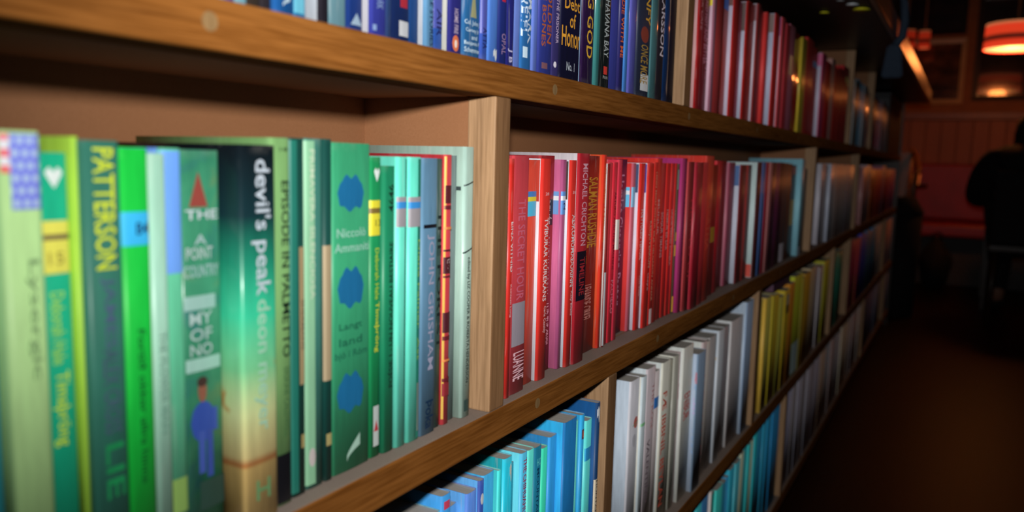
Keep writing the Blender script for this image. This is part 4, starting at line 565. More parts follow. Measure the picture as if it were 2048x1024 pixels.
('blue', 'C', 0.52935, 0.02401, 0.0416, 0.1972, 0.0864, (0.092, 0.356, 0.82), (0.092, 0.356, 0.82), 'g', 'small periwinkle paperback', []),
('blue', 'C', 0.55336, 0.01719, 0.032, 0.2059, 0.096, (0.109, 0.271, 0.773), (0.114, 0.384, 0.82), 'g', 'lavender blue paperback with frayed corner', []),
('blue', 'C', 0.57055, 0.00925, 0.0304, 0.2121, 0.0976, (0.04, 0.094, 0.416), (0.112, 0.402, 0.82), 'g', 'navy paperback with white oval', [('oval', '', 0.1894, 0.1998, 0.2, 0.8, (0.82, 0.82, 0.82))]),
('blue', 'C', 0.5798, 0.02024, 0.032, 0.2132, 0.096, (0.059, 0.453, 0.82), (0.049, 0.378, 0.684), 'g', 'blue and teal thin paperback', []),
('blue', 'C', 0.60004, 0.00548, 0.0288, 0.2122, 0.0992, (0.076, 0.82, 0.774), (0.046, 0.524, 0.532), 'g', 'teal hardback with worn edges', []),
('blue', 'C', 0.60552, 0.01595, 0.0256, 0.2216, 0.1024, (0.025, 0.627, 0.808), (0.013, 0.34, 0.394), 'g', 'cerulean paperback with frayed yellowed spine', [('torn', '', 0.1974, 0.2155, 0.6, 1.0, (0.82, 0.743, 0.604))]),
('blue', 'C', 0.62146, 0.00484, 0.0272, 0.2132, 0.1008, (0.013, 0.237, 0.329), (0.011, 0.192, 0.266), 'g', 'dark petrol blue paperback', []),
('blue', 'C', 0.6263, 0.01296, 0.0192, 0.2217, 0.1088, (0.087, 0.55, 0.82), (0.141, 0.69, 0.82), 'g', 'light blue paperback with dark red THE CHIHUAHUA title', [('t', 'THE CHIHUAHUA', 0.1558, 0.2161, 0.25, 0.8, (0.463, 0.033, 0.099))]),
('blue', 'C', 0.63926, 0.01337, 0.0192, 0.2206, 0.1088, (0.124, 0.82, 0.705), (0.124, 0.82, 0.705), 'g', 'pale teal paperback', []),
('blue', 'C', 0.65263, 0.01597, 0.0192, 0.2189, 0.1088, (0.013, 0.213, 0.335), (0.008, 0.133, 0.21), 'g', 'dark teal paperback with pale lettering', [('h', 'HO', 0.1992, 0.2069, 0.3, 0.8, (0.16, 0.82, 0.753)), ('t', 'MOUNTAIN', 0.145, 0.1971, 0.3, 0.6, (0.005, 0.061, 0.129))]),
('blue', 'C', 0.6686, 0.01322, 0.0192, 0.2134, 0.1088, (0.056, 0.82, 0.519), (0.05, 0.722, 0.457), 'g', 'sea green paperback', []),
('blue', 'C', 0.68182, 0.01696, 0.0176, 0.2211, 0.1104, (0.032, 0.358, 0.82), (0.02, 0.222, 0.509), 'g', 'blue hardback with curled head', []),
('blue', 'C', 0.69878, 0.0303, 0.0096, 0.2326, 0.1184, (0.013, 0.194, 0.495), (0.027, 0.431, 0.82), 'g', 'vivid azure hardback with dark spine', []),
('blue', 'C', 0.72907, 0.00507, 0.0112, 0.2265, 0.1168, (0.152, 0.674, 0.53), (0.112, 0.82, 0.655), 'g', 'grey book with cyan cover edge', []),
('blue', 'C', 0.73414, 0.0096, 0.008, 0.2315, 0.12, (0.036, 0.426, 0.82), (0.026, 0.305, 0.587), 'g', 'blue paperback with small portrait near the top', [('p', '', 0.2048, 0.2154, 0.2, 0.9, (0.141, 0.05, 0.074)), ('oval', '', 0.2059, 0.2136, 0.4, 0.75, (0.82, 0.175, 0.086)), ('t', 'RESCUE ME', 0.1214, 0.1895, 0.3, 0.6, (0.083, 0.543, 0.82))]),
('blue', 'C', 0.74374, 0.01631, 0.0064, 0.2227, 0.1216, (0.134, 0.82, 0.77), (0.134, 0.82, 0.77), 'g', 'pale blue paperback with blue band', [('p', '', 0.1783, 0.1925, 0, 1, (0.037, 0.395, 0.82))]),
('blue', 'C', 0.76006, 0.00934, 0.0016, 0.239, 0.1248, (0.012, 0.057, 0.166), (0.006, 0.084, 0.265), 'g', 'tall navy book with torn white head', [('torn', '', 0.2175, 0.2356, 0.1, 1, (0.82, 0.82, 0.82)), ('p', '', 0.1122, 0.1534, 0.0, 1, (0.82, 0.694, 0.511)), ('t', 'HONTAR', 0.1132, 0.152, 0.3, 0.8, (0.048, 0.029, 0.029))]),
('pale', 'C', 0.90626, 0.03235, 0.0192, 0.2248, 0.1088, (0.765, 0.765, 0.82), (0.595, 0.706, 0.82), 'g', 'white paperback with red and green flower', [('oval', '', 0.1605, 0.1754, 0.4, 0.9, (0.82, 0.167, 0.122)), ('line', '', 0.1646, 0.1686, 0.3, 1, (0.197, 0.574, 0.319)), ('oval', '', 0.1368, 0.1538, 0.3, 0.7, (0.762, 0.762, 0.82)), ('oval', '', 0.1402, 0.1498, 0.4, 0.6, (0.767, 0.767, 0.82))]),
('pale', 'C', 0.93861, 0.0174, 0.016, 0.2238, 0.112, (0.666, 0.78, 0.82), (0.81, 0.81, 0.723), 'g', 'white book with green line on spine', [('p', '', 0.158, 0.1621, 0, 1, (0.332, 0.82, 0.39))]),
('pale', 'C', 0.95602, 0.03359, 0.016, 0.23, 0.112, (0.748, 0.656, 0.69), (0.696, 0.788, 0.82), 'g', 'grey-mauve paperback with dark title', [('t', 'VALENTINO', 0.0465, 0.1334, 0.2, 0.5, (0.201, 0.149, 0.174)), ('t', 'THE ROSE', 0.1445, 0.2077, 0.5, 0.8, (0.738, 0.389, 0.389))]),
('pale', 'C', 0.9896, 0.02129, 0.0176, 0.2192, 0.1104, (0.82, 0.721, 0.721), (0.714, 0.629, 0.629), 'g', 'thin pale paperback with blue label', [('p', '', 0.168, 0.183, 0, 1, (0.054, 0.278, 0.82))]),
('pale', 'C', 1.01089, 0.03353, 0.0144, 0.2267, 0.1136, (0.82, 0.82, 0.699), (0.754, 0.82, 0.795), 'g', 'cream book with big orange red title', [('t', 'FÆ IBBNIL BEYLAN', 0.0213, 0.1846, 0.15, 0.62, (0.82, 0.137, 0.078))]),
('pale', 'C', 1.04442, 0.01584, 0.016, 0.2242, 0.112, (0.44, 0.44, 0.353), (0.272, 0.272, 0.224), 'g', 'olive grey speckled book', []),
('pale', 'C', 1.06026, 0.02334, 0.0144, 0.2259, 0.1136, (0.503, 0.503, 0.425), (0.82, 0.82, 0.719), 'g', 'grey book with cream cover strip', []),
('pale', 'C', 1.0836, 0.00876, 0.016, 0.2266, 0.112, (0.636, 0.472, 0.472), (0.302, 0.224, 0.224), 'g', 'brown-grey textured book', [('t', 'SPANISH', 0.1578, 0.1808, 0.3, 0.8, (0.456, 0.055, 0.088))]),
('pale', 'C', 1.09236, 0.04854, 0.0112, 0.2319, 0.1168, (0.801, 0.82, 0.745), (0.777, 0.82, 0.777), 'g', 'cream book with small red letters', [('t', 'ENIBUR', 0.1208, 0.1613, 0.2, 0.8, (0.82, 0.125, 0.098))]),
('pale', 'C', 1.1409, 0.04228, 0.0038, 0.2142, 0.1242, (0.28, 0.409, 0.568), (0.537, 0.655, 0.82), 'g', 'white book lettered AR with pink and blue text', [('ch', 'AR', 0.1691, 0.1866, 0.00442, 0.00074, (0.82, 0.122, 0.136)), ('ch', 'BACK', 0.16, 0.1676, 0.00442, 0.00147, (0.286, 0.495, 0.82)), ('ch', 'One', 0.1424, 0.1485, 0.00515, 0.00294, (0.681, 0.484, 0.82)), ('ch', 'Woman', 0.1355, 0.1416, 0.00515, 0.00184, (0.723, 0.442, 0.82)), ('ch', 'Search', 0.1286, 0.1348, 0.00515, 0.00184, (0.723, 0.442, 0.82)), ('ch', 'Story', 0.1202, 0.1271, 0.00515, 0.00184, (0.723, 0.442, 0.82)), ('ch', 'For', 0.0926, 0.1003, 0.00478, 0.00294, (0.34, 0.502, 0.82)), ('ch', 'Love', 0.0818, 0.091, 0.00515, 0.00221, (0.317, 0.501, 0.82)), ('ch', 'And', 0.0702, 0.0795, 0.00515, 0.00258, (0.317, 0.501, 0.82)), ('ch', 'Hope', 0.0586, 0.0679, 0.00515, 0.00221, (0.317, 0.501, 0.82))]),
('pale', 'C', 1.18317, 0.02271, 0.0096, 0.2234, 0.1184, (0.82, 0.671, 0.671), (0.776, 0.82, 0.776), 'g', 'cream book with dark red upright title', [('t', 'ALEX HALEY', 0.0272, 0.1766, 0.2, 0.8, (0.82, 0.155, 0.201))]),
('pale', 'C', 1.20588, 0.02645, 0.0112, 0.2194, 0.1168, (0.82, 0.764, 0.71), (0.775, 0.82, 0.802), 'g', 'pale grey book', []),
('pale', 'C', 1.23234, 0.04324, 0.0128, 0.2209, 0.1152, (0.525, 0.502, 0.502), (0.235, 0.225, 0.225), 'g', 'dark grey book', []),
('pale', 'C', 1.27558, 0.03586, 0.0096, 0.2249, 0.1184, (0.716, 0.767, 0.82), (0.626, 0.723, 0.82), 'g', 'white book with mustard squiggle', [('c', '', 0.1762, 0.1804, 0.1, 0.0, (0.82, 0.536, 0.193))]),
('pale', 'C', 1.31144, 0.05129, 0.0144, 0.2218, 0.1136, (0.403, 0.372, 0.403), (0.176, 0.162, 0.176), 'g', 'dark slate book', []),
('pale', 'C', 1.36273, 0.08519, 0.0112, 0.2259, 0.1168, (0.708, 0.664, 0.664), (0.782, 0.82, 0.82), 'g', 'grey edged white book', []),
('pale', 'C', 1.44792, 0.05378, 0.0064, 0.2476, 0.1216, (0.432, 0.586, 0.82), (0.546, 0.674, 0.82), 'g', 'tall pale blue folder by the brown upright', []),
('yellow', 'C', 1.55897, 0.03674, 0.0096, 0.2327, 0.1184, (0.82, 0.68, 0.16), (0.82, 0.68, 0.16), 'g', 'pale straw paperback', []),
('yellow', 'C', 1.59571, 0.00976, 0.0038, 0.2342, 0.1242, (0.82, 0.533, 0.075), (0.82, 0.533, 0.075), 'g', 'mustard paperback', []),
('yellow', 'C', 1.60547, 0.05322, 0.0046, 0.2335, 0.1234, (0.82, 0.741, 0.126), (0.82, 0.741, 0.126), 'g', 'light lemon paperback', []),
('yellow', 'C', 1.65869, 0.0377, 0.0038, 0.2306, 0.1242, (0.82, 0.661, 0.05), (0.417, 0.337, 0.026), 'g', 'olive paperback', []),
('yellow', 'C', 1.69639, 0.03732, 0.0048, 0.2275, 0.1232, (0.82, 0.578, 0.036), (0.82, 0.578, 0.036), 'g', 'golden paperback', []),
('yellow', 'C', 1.73371, 0.05516, 0.0045, 0.2168, 0.1235, (0.82, 0.796, 0.121), (0.82, 0.796, 0.121), 'g', 'pale lemon paperback with chipped head', []),
('yellow', 'C', 1.78887, 0.05644, 0.0038, 0.2244, 0.1242, (0.82, 0.599, 0.034), (0.82, 0.599, 0.034), 'g', 'yellow paperback with black and white label', [('p', '', 0.1893, 0.2128, 0.3, 1, (0.82, 0.747, 0.502)), ('p', '', 0.1703, 0.1893, 0.3, 1, (0.209, 0.165, 0.069))]),
('yellow', 'C', 1.84531, 0.0572, 0.0038, 0.2319, 0.1242, (0.82, 0.319, 0.026), (0.82, 0.319, 0.026), 'g', 'amber orange paperback', []),
('yellow', 'C', 1.90251, 0.1004, 0.0046, 0.2422, 0.1234, (0.736, 0.82, 0.051), (0.736, 0.82, 0.051), 'g', 'lime paperback with bluish white foot', [('p', '', 0.0058, 0.0799, 0.1, 1, (0.584, 0.815, 0.82))]),
('yellow', 'C', 2.00291, 0.0316, 0.0038, 0.2297, 0.1242, (0.518, 0.441, 0.063), (0.196, 0.166, 0.024), 'g', 'dark olive paperback', []),
('yellow', 'C', 2.03451, 0.08434, 0.0038, 0.2332, 0.1242, (0.82, 0.466, 0.03), (0.82, 0.466, 0.03), 'g', 'ochre paperback', []),
('yellow', 'C', 2.11885, 0.08012, 0.0048, 0.2376, 0.1232, (0.82, 0.646, 0.392), (0.82, 0.646, 0.392), 'g', 'cream edged paperback', []),
('yellow', 'C', 2.19898, 0.08214, 0.01, 0.2332, 0.1205, (0.7344, 0.6975, 0.7389), (0.7344, 0.6975, 0.7389), 'g', 'lavender white paperback', []),
('yellow', 'C', 2.28112, 0.08214, 0.008, 0.2239, 0.1205, (0.7834, 0.744, 0.7882), (0.7834, 0.744, 0.7882), 'g', 'lavender white paperback, middle of its lookalikes', []),
('yellow', 'C', 2.36325, 0.10215, 0.0064, 0.2326, 0.1216, (0.82, 0.781, 0.055), (0.82, 0.781, 0.055), 'g', 'olive yellow book by the upright', []),
('green far', 'C', 2.57566, 0.08065, 0.0087, 0.2384, 0.1193, (0.063, 0.599, 0.427), (0.023, 0.216, 0.153), 'g', 'bottle green book', []),
('green far', 'C', 2.6563, 0.10484, 0.008, 0.232, 0.12, (0.032, 0.405, 0.264), (0.011, 0.145, 0.095), 'g', 'dark green book', []),
('mixed far', 'C', 2.90184, 0.06629, 0.0059, 0.2521, 0.1242, (0.9857, 0.1166, 0.2656), (0.9857, 0.1166, 0.2656), 'g', 'magenta pink book', []),
('mixed far', 'C', 2.96813, 0.06629, 0.0054, 0.2482, 0.1242, (0.6173, 0.073, 0.1664), (0.6173, 0.073, 0.1664), 'g', 'magenta pink book, middle of its lookalikes', []),
('mixed far', 'C', 3.03441, 0.09778, 0.0059, 0.2424, 0.1242, (0.8145, 0.1073, 0.1748), (0.8145, 0.1073, 0.1748), 'g', 'pink book with yellow stripe', [('p', '', 0.0013, 0.1093, 0.5, 1, (0.82, 0.543, 0.083))]),
('mixed far', 'C', 3.13219, 0.09778, 0.0045, 0.2415, 0.1242, (0.8135, 0.1071, 0.1746), (0.8135, 0.1071, 0.1746), 'g', 'pink book with yellow stripe, middle of its lookalikes', []),
('mixed far', 'C', 3.22996, 0.11042, 0.0049, 0.2522, 0.1242, (0.0916, 0.1409, 0.9625), (0.0916, 0.1409, 0.9625), 'g', 'midnight blue book', []),
('mixed far', 'C', 3.34038, 0.11042, 0.0057, 0.2398, 0.1242, (0.0884, 0.136, 0.9293), (0.0884, 0.136, 0.9293), 'g', 'midnight blue book, middle of its lookalikes', []),
('mixed far', 'C', 3.45081, 0.10355, 0.0056, 0.249, 0.1242, (0.1328, 0.4092, 0.7771), (0.1328, 0.4092, 0.7771), 'g', 'black-teal book', []),
('mixed far', 'C', 3.55436, 0.10355, 0.0052, 0.2376, 0.1242, (0.1106, 0.3409, 0.6473), (0.1106, 0.3409, 0.6473), 'g', 'black-teal book, middle of its lookalikes', []),
('mixed far', 'C', 3.65791, 0.09011, 0.0065, 0.2476, 0.1224, (0.0567, 0.4968, 0.9887), (0.0567, 0.4968, 0.9887), 'g', 'petrol blue book', []),
('mixed far', 'C', 3.74802, 0.09011, 0.0074, 0.2379, 0.1224, (0.0556, 0.4877, 0.9707), (0.0556, 0.4877, 0.9707), 'g', 'petrol blue book, middle of its lookalikes', []),
('mixed far', 'C', 3.83813, 0.09469, 0.0084, 0.2476, 0.12, (0.7962, 0.7351, 0.6962), (0.7962, 0.7351, 0.6962), 'g', 'grey book', []),
('mixed far', 'C', 3.93282, 0.09469, 0.01, 0.2431, 0.12, (0.9311, 0.8596, 0.8142), (0.9311, 0.8596, 0.8142), 'g', 'grey book, middle of its lookalikes', []),
('mixed far', 'C', 4.02752, 0.09469, 0.0084, 0.2466, 0.12, (0.6696, 0.6182, 0.5855), (0.6696, 0.6182, 0.5855), 'g', 'grey book, farther of its lookalikes', []),
('end', 'C', 4.3728, 0.09677, 0.0111, 0.2359, 0.1196, (0.6878, 0.406, 0.406), (0.6878, 0.406, 0.406), 'g', 'dusty pink book, first past the last upright', []),
('end', 'C', 4.46957, 0.09677, 0.0095, 0.2291, 0.1196, (0.7675, 0.453, 0.453), (0.7675, 0.453, 0.453), 'g', 'dusty pink book, first past the last upright, middle of its lookalikes', []),
('end', 'C', 4.56634, 0.09677, 0.0096, 0.2348, 0.1196, (0.8695, 0.5132, 0.5132), (0.8695, 0.5132, 0.5132), 'g', 'dusty pink book, first past the last upright, farther of its lookalikes', []),
('end', 'C', 4.66312, 0.05624, 0.0085, 0.2372, 0.12, (0.9988, 0.6066, 0.6066), (0.9988, 0.6066, 0.6066), 'g', 'greyish rose book', []),
('blue bottom', 'D', 1.22003, 0.03305, 0.016, 0.2259, 0.112, (0.078, 0.751, 0.82), (0.046, 0.444, 0.485), 'g', 'teal book at the picture foot', []),
('blue bottom', 'D', 1.25308, 0.03787, 0.016, 0.2152, 0.112, (0.055, 0.256, 0.563), (0.024, 0.115, 0.252), 'g', 'navy book with white edge', []),
('blue bottom', 'D', 1.29095, 0.00721, 0.0128, 0.2176, 0.1152, (0.82, 0.751, 0.712), (0.624, 0.572, 0.542), 'g', 'off-white curved book', []),
('blue bottom', 'D', 1.29816, 0.0327, 0.016, 0.205, 0.112, (0.033, 0.39, 0.333), (0.014, 0.172, 0.147), 'g', 'dark pine book', []),
('blue bottom', 'D', 1.33086, 0.04346, 0.0128, 0.2049, 0.1152, (0.068, 0.82, 0.726), (0.068, 0.82, 0.726), 'g', 'turquoise book with blue foot', []),
('blue bottom', 'D', 1.37431, 0.03557, 0.016, 0.198, 0.112, (0.038, 0.354, 0.563), (0.016, 0.153, 0.243), 'g', 'ink blue book', []),
('blue bottom', 'D', 1.40988, 0.01526, 0.016, 0.2004, 0.112, (0.039, 0.435, 0.82), (0.032, 0.356, 0.671), 'g', 'navy blue book', []),
('blue bottom', 'D', 1.42514, 0.0376, 0.0144, 0.2093, 0.1136, (0.044, 0.591, 0.82), (0.044, 0.591, 0.82), 'g', 'cobalt teal book', []),
('blue bottom', 'D', 1.46274, 0.03738, 0.0128, 0.2094, 0.1152, (0.12, 0.7, 0.82), (0.15, 0.788, 0.82), 'g', 'light steel blue book with blue band', [('c', '', 0.166, 0.1787, 0.1, 0.0, (0.033, 0.397, 0.82))]),
('blue bottom', 'D', 1.50012, 0.02588, 0.0128, 0.2165, 0.1152, (0.735, 0.82, 0.582), (0.393, 0.438, 0.311), 'g', 'khaki cream book', []),
('blue bottom', 'D', 1.52599, 0.03414, 0.0144, 0.2188, 0.1136, (0.05, 0.682, 0.744), (0.021, 0.282, 0.308), 'g', 'deep teal book', []),
('blue bottom', 'D', 1.56014, 0.02473, 0.0128, 0.2164, 0.1152, (0.064, 0.815, 0.82), (0.04, 0.503, 0.507), 'g', 'sea teal book', []),
('blue bottom', 'D', 1.58487, 0.02373, 0.0128, 0.2167, 0.1152, (0.656, 0.82, 0.582), (0.373, 0.466, 0.331), 'g', 'sage book', []),
('blue bottom', 'D', 1.6086, 0.02642, 0.0112, 0.2247, 0.1168, (0.036, 0.727, 0.82), (0.036, 0.727, 0.82), 'g', 'peacock blue book', []),
('blue bottom', 'D', 1.63502, 0.05399, 0.0128, 0.2224, 0.1152, (0.037, 0.481, 0.82), (0.017, 0.221, 0.377), 'g', 'dark prussian book', []),
('blue bottom', 'D', 1.68901, 0.02918, 0.0112, 0.2237, 0.1168, (0.044, 0.53, 0.82), (0.044, 0.53, 0.82), 'g', 'denim blue book', []),
('blue bottom', 'D', 1.71819, 0.04738, 0.0096, 0.2279, 0.1184, (0.03, 0.453, 0.82), (0.03, 0.453, 0.82), 'g', 'azure book left of the last blue one', []),
('blue bottom', 'D', 1.76557, 0.08091, 0.008, 0.2312, 0.12, (0.032, 0.392, 0.82), (0.032, 0.392, 0.82), 'g', 'bright blue book by the brown upright', []),
('grey bottom', 'D', 1.92621, 0.0621, 0.0064, 0.2346, 0.1216, (0.628, 0.628, 0.82), (0.41, 0.41, 0.535), 'g', 'lavender white magazine', []),
('grey bottom', 'D', 1.98831, 0.05701, 0.0062, 0.2346, 0.1218, (0.464, 0.435, 0.464), (0.177, 0.165, 0.177), 'g', 'dark grey magazine', []),
('grey bottom', 'D', 2.04531, 0.07002, 0.005, 0.2346, 0.123, (0.675, 0.675, 0.82), (0.533, 0.533, 0.647), 'g', 'pale grey magazine', []),
('grey bottom', 'D', 2.11534, 0.0559, 0.0048, 0.2346, 0.1232, (0.359, 0.333, 0.359), (0.135, 0.125, 0.135), 'g', 'charcoal magazine', []),
('grey bottom', 'D', 2.17124, 0.0621, 0.0038, 0.2346, 0.1242, (0.7, 0.7, 0.82), (0.414, 0.414, 0.485), 'g', 'mid grey magazine', []),
('grey bottom', 'D', 2.23334, 0.06359, 0.0038, 0.2346, 0.1242, (0.478, 0.43, 0.494), (0.177, 0.159, 0.183), 'g', 'iron grey magazine', []),
('grey bottom', 'D', 2.29694, 0.09687, 0.0038, 0.2346, 0.1242, (0.67, 0.67, 0.82), (0.572, 0.572, 0.7), 'g', 'silver magazine', []),
('grey bottom', 'D', 2.39381, 0.10474, 0.0038, 0.2346, 0.1242, (0.82, 0.627, 0.476), (0.744, 0.569, 0.432), 'g', 'beige magazine', []),
('grey bottom', 'D', 2.49855, 0.10969, 0.0063, 0.2346, 0.1217, (0.617, 0.722, 0.82), (0.52, 0.609, 0.692), 'g', 'bluish grey magazine', []),
('grey bottom', 'D', 2.60825, 0.07577, 0.0052, 0.2346, 0.1228, (0.82, 0.659, 0.659), (0.316, 0.254, 0.254), 'g', 'taupe magazine', []),
('grey bottom', 'D', 2.68402, 0.08366, 0.0068, 0.2346, 0.1232, (0.574, 0.5958, 0.6629), (0.574, 0.5958, 0.6629), 'g', 'wide white magazine', []),
('grey bottom', 'D', 2.76768, 0.08366, 0.0067, 0.2259, 0.1232, (0.7723, 0.8016, 0.8919), (0.7723, 0.8016, 0.8919), 'g', 'wide white magazine, middle of its lookalikes', []),
('grey bottom', 'D', 2.85134, 0.08389, 0.0047, 0.2346, 0.1242, (0.9558, 0.8754, 0.6597), (0.9558, 0.8754, 0.6597), 'g', 'cream magazine', []),
('grey bottom', 'D', 2.93523, 0.08389, 0.0056, 0.2298, 0.1242, (0.9954, 0.9116, 0.6871), (0.9954, 0.9116, 0.6871), 'g', 'cream magazine, middle of its lookalikes', []),
('grey bottom', 'D', 3.01912, 0.08079, 0.011, 0.2346, 0.1191, (0.9827, 0.8329, 0.749), (0.9827, 0.8329, 0.749), 'g', 'brown-grey magazine', []),
('grey bottom', 'D', 3.09991, 0.08079, 0.0099, 0.2319, 0.1191, (0.742, 0.6289, 0.5655), (0.742, 0.6289, 0.5655), 'g', 'brown-grey magazine, middle of its lookalikes', []),
('grey bottom', 'D', 3.18071, 0.11878, 0.0085, 0.2346, 0.1195, (0.82, 0.717, 0.757), (0.592, 0.517, 0.546), 'g', 'ashen magazine', []),
('grey bottom', 'D', 3.29949, 0.09295, 0.011, 0.2346, 0.12, (0.872, 0.8178, 0.7646), (0.872, 0.8178, 0.7646), 'g', 'stone grey magazine', []),
('grey bottom', 'D', 3.39244, 0.09295, 0.0092, 0.2299, 0.12, (0.9836, 0.9224, 0.8624), (0.9836, 0.9224, 0.8624), 'g', 'stone grey magazine, middle of its lookalikes', []),
('black bottom', 'D', 3.552, 0.10932, 0.0065, 0.2346, 0.1215, (0.1453, 0.1768, 0.3326), (0.1453, 0.1768, 0.3326), 'g', 'black-blue book', []),
('black bottom', 'D', 3.66132, 0.10932, 0.0086, 0.2283, 0.1215, (0.128, 0.1558, 0.293), (0.128, 0.1558, 0.293), 'g', 'black-blue book, middle of its lookalikes', []),
('black bottom', 'D', 3.77064, 0.08984, 0.0096, 0.2346, 0.1195, (0.2601, 0.2601, 0.4642), (0.2601, 0.2601, 0.4642), 'g', 'coal black book', []),
('black bottom', 'D', 3.86048, 0.08984, 0.009, 0.2273, 0.1195, (0.3015, 0.3015, 0.538), (0.3015, 0.3015, 0.538), 'g', 'coal black book, middle of its lookalikes', []),
('black bottom', 'D', 3.95033, 0.08984, 0.0115, 0.2232, 0.1195, (0.1928, 0.1928, 0.3441), (0.1928, 0.1928, 0.3441), 'g', 'coal black book, farther of its lookalikes', []),
('black bottom', 'D', 4.04018, 0.09131, 0.0098, 0.2346, 0.12, (0.3932, 0.455, 0.6715), (0.3932, 0.455, 0.6715), 'g', 'raven black book', []),
('black bottom', 'D', 4.13149, 0.09131, 0.0088, 0.2335, 0.12, (0.2945, 0.3407, 0.5029), (0.2945, 0.3407, 0.5029), 'g', 'raven black book, middle of its lookalikes', []),
('black bottom', 'D', 4.2228, 0.09131, 0.0107, 0.2237, 0.12, (0.2799, 0.3238, 0.4779), (0.2799, 0.3238, 0.4779), 'g', 'raven black book, farther of its lookalikes', []),
('end bottom', 'D', 4.55383, 0.0931, 0.009, 0.2248, 0.1197, (0.3009, 0.3446, 0.676), (0.3009, 0.3446, 0.676), 'g', 'dark indigo book at the far end', []),
('end bottom', 'D', 4.64693, 0.07243, 0.0088, 0.2141, 0.1197, (0.3284, 0.376, 0.7377), (0.3284, 0.376, 0.7377), 'g', 'dark indigo book at the far end, middle of its lookalikes', [])]

for rec in BOOKS: make_book(rec)
# ------------------------------------------------------------------ other things on and around the bookcase
t = empty('storage_box', (12.5 * U, .02 * U, zz(.232) + .0004), 'tall black box standing at the far end of the top shelf', 'box')
link('box_body', box(0, 2.35 * U, 0, .37 * U, 0, .80 * U, .004), plain('black card', (.006, .008, .012), .5), t)
link('box_lid', box(-.003, 2.35 * U + .003, -.003, .37 * U + .003, .8005 * U, .845 * U, .004), plain('black lid', (.005, .006, .009), .4), t)
ytop = max(rec[5] for rec in BOOKS if rec[0] == 'yellow' and rec[2] < 1.88 and rec[2] + rec[3] > 1.69)
o = link('book', box(0, .185, 0, .11, 0, .016, .001), [M['ink']], None, (1.695, .012, zz(-1.545) + ytop + .0012)); tint(o.data, (.10, .04, .08))
tag(o, 'mauve book lying flat on top of the yellow paperbacks on third shelf', 'book', 'book lying on the yellow run')
# stickers under the counter and a pouch hanging from it
def disc(name, x, y, rx, ry, c, lab):
    me = lathe([(.0001, 0), (1, 0), (1, .03)], 24)
    o = link(name, me, plain(name + ' paint', c, .5), None, (x, y, zz(1.105) - .0012)); o.scale = (rx, ry, .03); tag(o, lab, 'sticker', 'stickers under the counter top')
disc('yellow_sticker', 1.9802, -0.0052, 0.0169, 0.0106, (.8, .76, .03), 'small round yellow sticker under the counter top')
disc('yellow_sticker', 1.9727, -0.0844, 0.0287, 0.0179, (.8, .74, .03), 'larger yellow oval sticker under the counter top, next to the white one')
disc('white_sticker', 1.9065, -0.0734, 0.0208, 0.0130, (.7, .76, .85), 'white oval sticker under the counter top beside the larger yellow one')
disc('white_sticker', 1.8525, -0.0560, 0.0135, 0.0085, (.25, .26, .27), 'pale grey sticker under the counter top, at the picture edge')

t = empty('hanging_pouch', (2.47, -.116, 1.103), 'dark navy pouch hanging by its strap from the bar counter edge', 'pouch')
navy = plain('navy cloth', (.02, .035, .06), .85, .3, 60)
bm = bmesh.new(); bmesh.ops.create_cube(bm, size=1)
for v in bm.verts:
    wz = .034 if v.co.z > 0 else .056
    v.co = Vector((v.co.x * .012, v.co.y * wz, .045 + v.co.z * .09))
bmesh.ops.bevel(bm, geom=bm.edges[:], offset=.005, segments=3, affect='EDGES')
me = bpy.data.meshes.new('m'); bm.to_mesh(me); bm.free(); link('pouch_body', me, navy, t)
link('strap', tube([(0, -.002, .088), (0, -.018, .11), (0, -.022, .15), (0, -.016, .2), (0, 0, .24), (0, .05, .26), (0, .09, .21), (0, .10, .174)], .011, 10), navy, t)
# ------------------------------------------------------------------ the room
m, nt, p = mat('dark plank floor', .45, .12); tc = N(nt, 'ShaderNodeTexCoord')
br = N(nt, 'ShaderNodeTexBrick'); br.offset = .37; br.inputs['Scale'].default_value = 1; br.inputs['Brick Width'].default_value = 1.6; br.inputs['Row Height'].default_value = .14
br.inputs['Mortar Size'].default_value = .003; br.inputs['Color1'].default_value = (.010, .003, .0008, 1); br.inputs['Color2'].default_value = (.006, .0018, .0005, 1); br.inputs['Mortar'].default_value = (.008, .003, .001, 1)
nt.links.new(tc.outputs['Object'], br.inputs['Vector']); g = noise(nt, mapping(nt, tc.outputs['Object'], (2, 40, 1)), 2, 4)
nt.links.new(mix(nt, .5, br.outputs[0], ramp(nt, g.outputs[0], [(.3, (.004, .0012, .0004)), (.7, (.014, .004, .001))])), p.inputs['Base Color'])
M['floor'] = m
structure(link('floor', box(-2.6, 7.4, -3.1, 2.6, -.05, 0), M['floor']))
structure(link('ceiling', box(-2.6, 7.4, -3.1, 2.6, 2.7, 2.75), plain('dark ceiling', (.05, .025, .015), .9)))
def planks(name, c1, c2, rough=.5):
    m, nt, p = mat(name, rough, .4); tc = N(nt, 'ShaderNodeTexCoord'); s = N(nt, 'ShaderNodeSeparateXYZ'); nt.links.new(tc.outputs['Object'], s.inputs[0])
    y = math_(nt, 'MULTIPLY', s.outputs[1], 9.0); fr = math_(nt, 'FRACT', y); gv = ramp(nt, fr, [(0, (.15, .15, .15)), (.06, (1, 1, 1)), (.95, (1, 1, 1)), (1, (.15, .15, .15))])
    wn = N(nt, 'ShaderNodeTexWhiteNoise', noise_dimensions='1D'); nt.links.new(math_(nt, 'FLOOR', y), wn.inputs['W'])
    g = noise(nt, mapping(nt, tc.outputs['Object'], (1, 30, 1.5)), 2, 4)
    c = mix(nt, wn.outputs[0], c1, c2); c = mix(nt, g.outputs[0], c, tuple(v * .6 for v in c1)); c = mix(nt, 1.0, c, gv, 'MULTIPLY')
    nt.links.new(c, p.inputs['Base Color']); bump(nt, p, gv, .4, .004); return m
